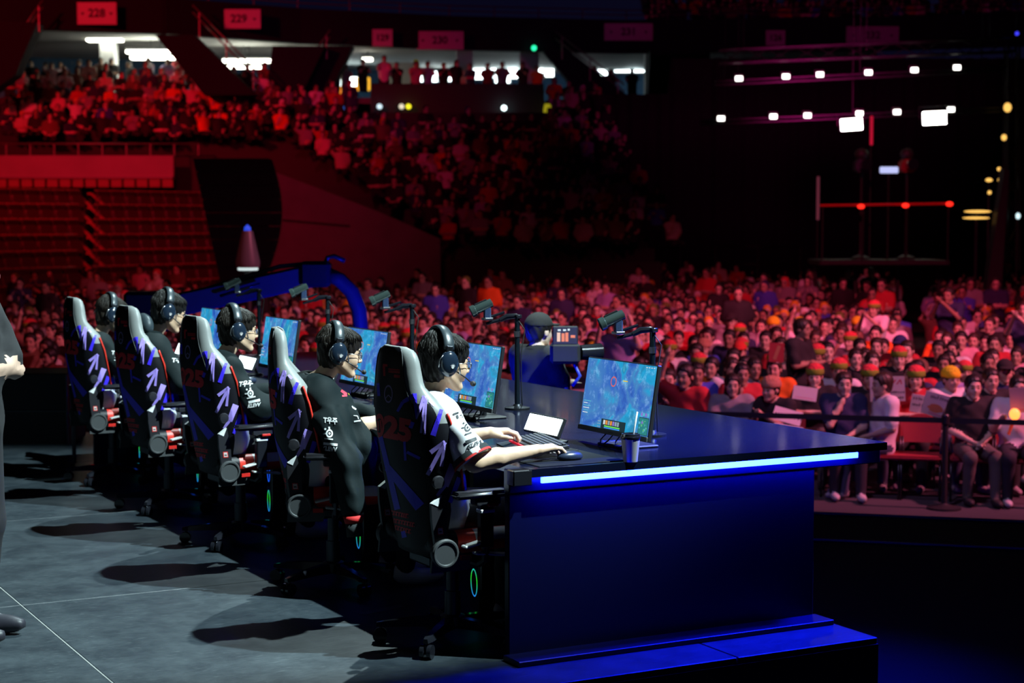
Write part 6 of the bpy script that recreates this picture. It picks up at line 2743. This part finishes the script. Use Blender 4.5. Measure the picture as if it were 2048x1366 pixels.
FACE = math.atan2(-BX.y, -BX.x)          # towards the stage
rgc = random.Random(11)
SPECIAL = {  # column in the picture, row: pose, top, hair, hat, turn, words
    (1950, 0): ('lap', 'black', 'short', None, 0.25, 'bearded spectator in a black T-shirt with folded hands beside the stanchion'),
    (1768, 0): ('lap', 'white', 'short', None, -1.2, 'spectator in a white jacket turned sideways in the front row'),
    (1690, 0): ('chin', 'navy', 'short', None, 0.2, 'spectator in a navy top left of the one in the white jacket'),
    (1570, 0): ('lean', 'black', 'short', 'tan', -0.5, 'spectator with a tan beanie bending over a sign in the front row'),
    (2040, 0): ('sign', 'white', 'long', None, 0.1, 'front row spectator in a white top at the picture edge'),
    (1632, 1): ('fold', 'black', 'long', 'green and red knitted', 0.0, 'long-haired spectator in black with a green and red hat behind the front row'),
    (1742, 1): ('sign', 'black', 'short', 'green and red knitted', 0.1, 'spectator in a green and red hat behind the drawn poster'),
    (1835, 1): ('fold', 'red', 'long', 'green and red knitted', -0.1, 'spectator in red with a green and red hat right of the drawn poster'),
    (1905, 1): ('sign', 'white', 'short', 'yellow', 0.5, 'spectator wearing a yellow beanie and holding a drawn sign'),
    (1985, 1): ('fold', 'black', 'short', None, 0.3, 'bearded spectator in black behind the man by the stanchion'),
    (1395, 1): ('fold', 'blue', 'short', None, 0.2, 'spectator in a bright blue T-shirt right of the nearest monitor'),
    (1340, 1): ('lean', 'black', 'short', None, 0.1, 'spectator in a black T-shirt just right of the camera pole'),
    (1425, 2): ('fold', 'orange', 'short', None, -0.2, 'spectator in an orange top behind the one in bright blue'),
    (1465, 2): ('lap', 'white', 'long', None, 0.4, 'long-haired spectator in a white top beside the orange one'),
    (1510, 2): ('lap', 'grey', 'short', None, 0.4, 'spectator in a grey jacket looking sideways'),
    (1550, 2): ('lap', 'orange', 'short', None, -0.1, 'spectator in orange holding a red card'),
    (1680, 2): ('lap', 'white', 'short', 'green and red knitted', 0.0, 'spectator in white with a green and red hat, third row'),
    (1600, 3): ('stand_fold', 'black', 'short', None, 1.2, 'standing spectator in a black sleeveless top seen from the side'),
    (1480, 5): ('lap', 'black', 'short', 'red', 0.1, 'spectator with a bright red cap in the middle of the floor crowd'),
    (1340, 5): ('lap', 'white', 'short', 'green and red knitted', 0.1, 'spectator with a tall green and red hat above the camera pole'),
    (1240, 3): ('stand_up', 'lilac', 'short', None, -0.1, 'spectator in a lilac top shading the eyes behind the nearest monitor'),
    (1160, 3): ('lap', 'black', 'short', 'white', 0.1, 'spectator with a white cap right of the camera operator'),
}
used = []
plan = []
for (px, k), s in SPECIAL.items():
    p, t = row_point(px, k)
    used.append((k, t))
    plan.append((p.y, p, s, k, t))
for k in range(0, 40):
    o = R0 + BX * (ROW_GAP * k)
    a, b = row_point(-15, k)[1], row_point(2065, k)[1]
    t = a + rgc.uniform(0, .3)
    while t < b:
        t += rgc.uniform(.47, .56)
        p = o + AX * t + BX * rgc.uniform(-.10, .10)
        px = 1024 + F_PX * p.x / p.y
        if any(kk == k and abs(tt - t) < .43 for kk, tt in used):
            continue
        if k == 0 and 1800 < px < 1900:
            continue                       # the empty chair by the stanchion
        if k < 2 and px < 1300:
            continue                       # hidden behind the desk and the monitors
        if k >= 7 and 1795 < px < 1868:
            continue                       # the aisle
        if k >= 28 and px < 700:
            continue
        if k >= 33 and 1650 < px < 1870 and rgc.random() < .6:
            continue
        if rgc.random() < .06 and k > 2:
            continue
        if (33.2 < p.y < 34.8 and -6.4 < p.x < -4.2) or (45.9 < p.y < 47.6 and -7.0 < p.x < -1.6) or (p.y > 46 and p.x < -2) or (14 < p.y < 16 and p.x < 0):
            continue                       # loudspeakers, side wall, crane
        if 23.5 < p.y < 24.5 and -4.0 < p.x < -3.2:
            continue
        plan.append((p.y, p, None, k, t))
plan.sort(key=lambda q: q[0])
SEEN_ROW = {}
_ind = [q for q in plan if q[2] is None][:300 - len(SPECIAL)]
NUM = {}
for _k in set(q[3] for q in _ind):
    for _n, q in enumerate(sorted((q for q in _ind if q[3] == _k), key=lambda q: q[4])):
        NUM[(q[3], q[4])] = _n
rest = []
n_ind = 0
CHAIR_SPOTS = []
for (yy, p, s, k, t) in plan:
    if k <= 2:
        CHAIR_SPOTS.append((k, t, p))
    if s is None and (k, t) not in NUM:
        rest.append((p, k))
        continue
    n_ind += 1
    if s:
        pose, top, hair, hat, turn, words = s
        person(pose, p, FACE + turn, top, hair, hat, 1.0, words, 'spectators on the arena floor')
        continue
    pose = rgc.choices(['lap', 'fold', 'clap', 'lean', 'chin', 'raise', 'stand_phone'], [5, 4, 2, 1.5, 2, .35, .25 if k > 4 else 0])[0]
    top = rgc.choice(TOPW)
    hair = rgc.choices(['short', 'long', 'bun'], [6, 3.4, .6])[0]
    hat = None
    if rgc.random() < .15:
        hat = rgc.choices(list(HAT_COL), [4.5, .8, .5, 1.6, 1.0, .6, 1.6])[0]
    lab = ('' if hat else 'hatless ') + f'spectator in {top}' + (f' with a {hat} hat' if hat else '') + f', {ORD[k]} row, {ORD[NUM[(k, t)]]} from the left'
    person(pose, p, FACE + rgc.uniform(-.45, .35), top, hair, hat, rgc.uniform(.94, 1.05), lab, 'spectators on the arena floor')


# the rest of the crowd: too many and too small to tell apart
LOWP = []
for ps in ('lap', 'fold', 'clap', 'chin', 'raise', 'stand', 'stand_fold', 'stand_phone'):
    V, Q, mi, hd = crowd_mesh(ps, 0.070, 0.036)
    keep = None
    Vh, Qh = hair_mesh('short', 0.042)
    Vh = Vh + np.array(hd)
    Vl, Ql = hair_mesh('long', 0.042)
    Vl = Vl + np.array(hd)
    LOWP.append((ps, V, Q, mi, (Vh, Qh), (Vl, Ql)))


TOPD = TOPW + ['black'] * 16 + ['navy'] * 6 + ['brown'] * 5


def crowd_stuff(name, spots, label, seed):
    rg = random.Random(seed)
    Vs, Qs, Cs, off = [], [], [], 0
    skins = [(0.60, 0.40, 0.30), (0.50, 0.32, 0.23), (0.66, 0.47, 0.36), (0.36, 0.21, 0.14)]
    for (p, rz, stand, cut) in spots:
        cand = [q for q in LOWP if q[0].startswith('stand') == stand]
        ps, V, Q, mi, hs, hl = rg.choice(cand)
        if cut:                              # legs hidden behind the row in front
            zc = 0.45 if not stand else 0.6
            C = V[Q].mean(1)
            kq = C[:, 2] > zc
            Q, mi = Q[kq], mi[kq]
            u = np.unique(Q)
            rm = -np.ones(len(V), int)
            rm[u] = np.arange(len(u))
            V, Q = V[u], rm[Q]
        top = TOPC[rg.choice(TOPW if name != 'crowd_stands' else TOPD)]
        pal = np.array([rg.choice(skins), top, (0.02, 0.02, 0.03), (0.2, 0.2, 0.2), (0.03, 0.02, 0.02), (0.012, 0.010, 0.008)])
        hv, hq = rg.choice((hs, hs, hl))
        if rg.random() < .15:
            pal[5] = rg.choice(((0.6, 0.05, 0.05), (0.7, 0.68, 0.68), (0.12, 0.18, 0.02), (0.7, 0.4, 0.02), (0.02, 0.02, 0.1)))
        W, q2 = merge([(V, Q), (hv, hq)])
        m2 = np.concatenate([mi, np.full(len(hq), 5)])
        c, s_ = math.cos(rz), math.sin(rz)
        sc = rg.uniform(.93, 1.05)
        R2 = np.array([[c, -s_, 0], [s_, c, 0], [0, 0, 1]]) * sc
        Vs.append(W @ R2.T + np.array(p))
        Qs.append(q2 + off)
        off += len(W)
        Cs.append(pal[m2])
    V, Q, C = np.concatenate(Vs), np.concatenate(Qs), np.concatenate(Cs)
    m = MATS.get('crowd_colours')
    if m is None:
        m = mat('crowd_colours', (0.5, 0.5, 0.5), 0.8)
        at_ = m.node_tree.nodes.new('ShaderNodeAttribute')
        at_.attribute_name = 'tint'
        m.node_tree.links.new(at_.outputs['Color'], m.node_tree.nodes['Principled BSDF'].inputs['Base Color'])
    me = np_mesh(name, V, Q, m)
    a = me.attributes.new('tint', 'FLOAT_COLOR', 'FACE')
    a.data.foreach_set('color', np.concatenate([C, np.ones((len(C), 1))], 1).astype(np.float32).ravel())
    o = obj(name, me)
    o['kind'] = 'stuff'
    o['label'] = label
    o['category'] = 'crowd'
    return o


crowd_stuff('crowd_floor', [(tuple(p), FACE + rgc.uniform(-.4, .4), rgc.random() < .10, True) for p, k in rest], 'far rows of the packed floor crowd lit pink and red', 5)
tier = []
for k in range(15):
    a, b = row_span(k)
    d, z = ROW_D[k], ROW_Z[k]
    x, xe = xs(max(a, -20) + 8, d), xs(b - 8, d)
    while x < xe:
        x += rgc.uniform(.40, .60)
        px = 1024 + F_PX * x / d
        if (k >= 10 and 725 < px < 1105) or (k >= 13 and px > 545):
            continue                        # the dark booth
        if rgc.random() < .10:
            continue
        tier.append(((x, d + .28 + rgc.uniform(-.22, .2), z + rgc.uniform(-.12, .14)), -math.pi / 2 + rgc.uniform(-.4, .6) + (0.25 if px < 600 else 0), False, True))
for px in list(range(70, 380, 33)) + list(range(670, 1100, 31)) + list(range(1180, 1300, 45)):
    px += rgc.uniform(-8, 8)
    d = max(f_at(px) - 0.2, 60.3) + rgc.uniform(0, 1.2)
    tier.append(((xs(px, d), d, 5.75 + rgc.uniform(-.08, .06)), -math.pi / 2 + rgc.uniform(-1, 1), True, True))
for px in range(1290, 2060, 11):
    for r in range(3):
        if rgc.random() < .5:
            continue
        d = f_at(px) + 0.6 + r * .8
        tier.append(((xs(px, d), d, 8.35 + r * .35), -math.pi / 2 + rgc.uniform(-.5, .5), False, True))
crowd_stuff('crowd_stands', tier, 'spectators filling the dark red stands above the floor', 8)

# chairs of the first rows
def make_audience_chair():
    root = empty('audience_chair')
    M_CH = mat('chair_red', (0.30, 0.02, 0.03), 0.6)
    m = MB()
    m.box((0, 0, 0.44), (0.42, 0.44, 0.05), 0.02, seg=2)
    m.build('seat', M_CH, root, smooth=True, angle=50)
    m = MB()
    vs, fs = [], []
    for i in range(9):
        y = -0.21 + 0.42 * i / 8
        top = 0.86 - 0.10 * abs(i - 4) ** 2 / 16
        x = -0.24 + 0.03 * (abs(i - 4) / 4) ** 2
        vs += [(x, y, 0.56), (x - 0.05, y, top), (x - 0.03, y, 0.56), (x - 0.08, y, top)]
    for i in range(8):
        a = 4 * i
        fs += [(a, a + 4, a + 5, a + 1), (a + 2, a + 3, a + 7, a + 6), (a + 1, a + 5, a + 7, a + 3), (a, a + 2, a + 6, a + 4)]
    m.add(vs, fs)
    m.build('backrest', M_CH, root, smooth=True, angle=50)
    for sx in (-1, 1):
        for fx, tx in ((0.20, 0.14), (-0.24, -0.20)):
            m = MB()
            m.tube([(fx, sx * 0.21, 0), (tx, sx * 0.21, 0.44)] + ([(tx - 0.03, sx * 0.21, 0.62)] if fx < 0 else []), 0.012, 6)
            m.build('leg', M_DSTEEL, root, smooth=True)
    return root


ch0 = None
cnt = {}
p, t = row_point(1845, 0)
CHAIR_SPOTS.append((0, t, p))
CHAIR_SPOTS.sort(key=lambda q: (q[0], -q[1]))
for k, t, p in CHAIR_SPOTS:
    px = 1024 + F_PX * p.x / p.y
    if px < 1340 or px > 2060:
        continue
    o = make_audience_chair() if ch0 is None else copy_tree(ch0)
    ch0 = ch0 or o
    cnt[k] = cnt.get(k, 0) + 1
    place(o, p - BX * 0.0, FACE)
    lab = 'empty red audience chair beside the stanchion' if abs(px - 1845) < 3 and k == 0 else f'red audience chair under a spectator, {ORD[k]} row, {ORD[min(cnt[k], 30) - 1]} from the right'
    tag(o, lab, 'chair', 'red chairs of the floor rows')


# ------------------------------------------------------------------ hand-drawn signs and light stick
def make_sign(w, h, loc, rx, rz, ry, label, marks, base=(0.72, 0.66, 0.68)):
    root = empty('drawn_sign', loc)
    root.rotation_euler = (rx, ry, rz)
    m = MB()
    m.box((0, 0, 0), (w, 0.006, h))
    m.build('card', mat('card_%02d' % int(base[1] * 100), base, 0.8), root)
    for i, (kind, col, x0, z0, x1, z1, t) in enumerate(marks):
        m = MB()
        mm = mat('marker_' + col, {'red': (0.6, 0.02, 0.08), 'purple': (0.25, 0.05, 0.6), 'black': (0.03, 0.02, 0.04), 'orange': (0.7, 0.25, 0.12), 'blue': (0.08, 0.1, 0.5), 'pink': (0.7, 0.2, 0.35)}[col], 0.8)
        y = -0.0036 - i * 2e-4
        if kind == 'line':
            d = Vector((x1 - x0, 0, z1 - z0))
            nrm = Vector((-d.z, 0, d.x)).normalized() * t / 2
            a, b = Vector((x0, y, z0)), Vector((x1, y, z1))
            m.quad(a - nrm, b - nrm, b + nrm, a + nrm)
        elif kind == 'blob':
            n = 14
            m.add([(x0 + x1 * math.cos(2 * math.pi * q / n) * (1 + .18 * math.sin(3 * q)), y, z0 + z1 * math.sin(2 * math.pi * q / n)) for q in range(n)], [tuple(range(n))])
        else:                                # rows of illegible handwriting
            rg = random.Random(i + 3)
            x = x0
            while x < x1:
                q = rg.uniform(.6, 1.0) * t
                m.quad((x, y, z0), (x + .008, y, z0), (x + .010, y, z0 + q), (x + .002, y, z0 + q))
                m.quad((x, y, z0 + q * .4), (x + .02, y, z0 + q * .45), (x + .02, y, z0 + q * .45 + .007), (x, y, z0 + q * .4 + .007))
                x += rg.uniform(.02, .034)
        m.build('marker_drawing', mm, root)
    tag(root, label, 'sign', 'hand-drawn signs in the audience')


fz = math.atan2(AX.y, AX.x)


def sp(px, py, k, fwd=0.35):
    p, t = row_point(px, k)
    q = at(px, py, (p - BX * fwd).y)
    return q


make_sign(.37, .27, sp(1775, 778, 1), 0.05, fz, -0.05, 'white poster with a purple drawing behind the spectator in the white jacket',
          [('blob', 'purple', -.02, -.02, .05, .10, 0), ('line', 'red', .10, .05, .14, .10, .012), ('line', 'red', .14, .10, .15, .05, .012), ('line', 'red', .06, .06, .09, .10, .012), ('hand', 'black', .04, -.05, .17, 0, .035), ('hand', 'black', .04, -.11, .17, 0, .03)])
make_sign(.36, .26, sp(1880, 812, 1), 0.2, fz, 0.25, 'tilted white sign with orange drawing held by the yellow beanie wearer',
          [('blob', 'orange', -.04, -.04, .08, .05, 0), ('hand', 'black', -.12, .06, .14, 0, .05), ('line', 'black', .10, -.10, .15, .04, .012), ('line', 'pink', -.1, -.1, .04, -.11, .015)])
make_sign(.20, .20, sp(1840, 808, 1, .2), 0.1, fz, 0.15, 'narrow white sign with handwriting between the poster and the tilted sign', [('hand', 'black', -.08, .04, .08, 0, .04), ('hand', 'black', -.08, -.03, .08, 0, .04)])
make_sign(.30, .16, sp(1575, 832, 0, .5), -0.6, fz, 0.25, 'white sign with a line of black writing lying before the bending spectator', [('hand', 'black', -.13, -.02, .14, 0, .04)])
make_sign(.30, .17, sp(1575, 862, 0, .75), -0.9, fz, 0.15, 'pink and white drawn card sloping below the sign with black writing', [('blob', 'pink', -.02, 0, .07, .05, 0), ('line', 'pink', -.13, .05, -.06, -.03, .03), ('blob', 'red', .09, .02, .03, .03, 0)])
make_sign(.26, .15, sp(1610, 787, 1, .5), -0.3, fz, 0.12, 'plain pale card held by the long-haired spectator in the green and red hat', [('line', 'pink', -.1, -.05, .1, -.05, .006)])
make_sign(.13, .24, sp(1690, 770, 1, .3), 0.1, fz, 0.0, 'narrow card with a long-haired figure drawing left of the poster', [('blob', 'orange', -.01, .02, .035, .07, 0), ('line', 'pink', .03, -.08, .05, .08, .012)])
make_sign(.17, .22, sp(1553, 705, 2, .3), 0.05, fz, 0.04, 'red card with a white edge held by the spectator in orange', [('line', 'orange', -.02, -.08, .03, .08, .04)], (0.62, 0.05, 0.06))
make_sign(.36, .16, sp(1160, 792, 2, .4), -0.2, fz, -0.05, 'pale sign with blue lettering strokes beside the nearest monitor', [('hand', 'blue', -.14, -.02, .15, 0, .07)])
make_sign(.22, .26, sp(2042, 800, 0, .3), 0.1, fz, -0.1, 'plain pink card held at the picture edge', [('line', 'pink', -.08, -.1, .08, -.1, .01)], (0.70, 0.42, 0.48))
root = empty('light_stick', sp(2027, 850, 0, .42))
m = MB()
m.cyl((-.05, 0, -.10), (0, 0, 0.05), 0.016, 0.02, 10)
m.build('handle', mat('stick_handle', (0.5, 0.05, 0.03), 0.5, emit=(0.6, 0.05, 0.01), strength=0.3), root, smooth=True, angle=40)
m = MB()
m.ell((0.01, 0, 0.11), (0.055, 0.055, 0.06), 14, 10)
m.build('globe', mat('stick_globe', (1, 0.3, 0.1), 0.4, emit=(1.0, 0.22, 0.04), strength=3.0), root, smooth=True)
tag(root, 'glowing orange light stick held up at the picture edge', 'light stick')

# ------------------------------------------------------------------ people around the stage
p = at(1078, 640, 11.9)
op = person('stand_fold', (p.x - 0.02, 11.9, LOW_Z), 0.75, 'black', 'short', 'black', 0.90, 'camera operator in black with a cap filming between the monitors')
root = empty('shoulder_camera', at(1130, 700, 11.6))
m = MB()
m.box((0, 0, -0.02), (0.20, 0.14, 0.14), 0.02)
m.build('camera_body', M_BLACK, root)
m = MB()
m.cyl((0.10, 0.04, -0.02), (0.24, 0.10, -0.02), 0.05, 0.06, 14)
m.build('lens', M_BLACKG, root, smooth=True, angle=40)
m = MB()
m.box((0, -0.05, 0.10), (0.17, 0.02, 0.125), 0.008)
mon = m.build('field_monitor', M_BLACKP, root)
m = MB()
m.quad((-0.078, -0.0615, 0.045), (0.078, -0.0615, 0.045), (0.078, -0.0615, 0.155), (-0.078, -0.0615, 0.155))
m.build('monitor_screen', glow('field_screen', (0.02, 0.02, 0.05), 1.0), mon)
for i, (x, z, w, h, col) in enumerate(((-.055, .06, .022, .06, 'warm'), (-.025, .06, .020, .055, 'orange'), (.0, .06, .020, .06, 'orange'), (.035, .085, .03, .018, 'orange'), (-.05, .13, .02, .012, 'pale'), (-.015, .13, .02, .012, 'pale'), (.015, .133, .015, .012, 'pale'))):
    m = MB()
    m.quad((x, -0.062, z), (x + w, -0.062, z), (x + w, -0.062, z + h), (x, -0.062, z + h))
    m.build('screen_picture', glow('field_' + col, {'warm': (0.9, 0.6, 0.45), 'orange': (0.85, 0.25, 0.12), 'pale': (0.7, 0.85, 0.9)}[col], 1.0), mon)
m = MB()
m.tube([(0.06, 0, -0.09), (0.10, -0.02, -0.17), (0.05, -0.02, -0.24)], 0.012, 7)
m.build('grip', mat('grip_blue', (0.03, 0.05, 0.35), 0.4), root, smooth=True)
tag(root, 'black shoulder camera with a lit field monitor held by the operator', 'camera')
p = at(1278, 560, 46)
person('stand', (p.x, 46, -1.06), FACE, 'white', 'short', None, 1.0, 'person in a white shirt standing behind the floor crowd')
# steward at the left edge of the stage
p = at_z(0, 1290, 0.0)
BODY['stage_hand'] = BODY['stand_cross'].copy()
BHEAD['stage_hand'] = BHEAD['stand_cross']
BODY['stage_hand'].materials[2] = M_TROUS
BODY['stage_hand'].materials[3] = mat('dark_shoe', (0.02, 0.02, 0.03), 0.5)
person('stage_hand', (-2.375, 7.62, 0.0), -0.12, 'black', 'short', None, 1.02, 'stage hand in black standing at the left picture edge')
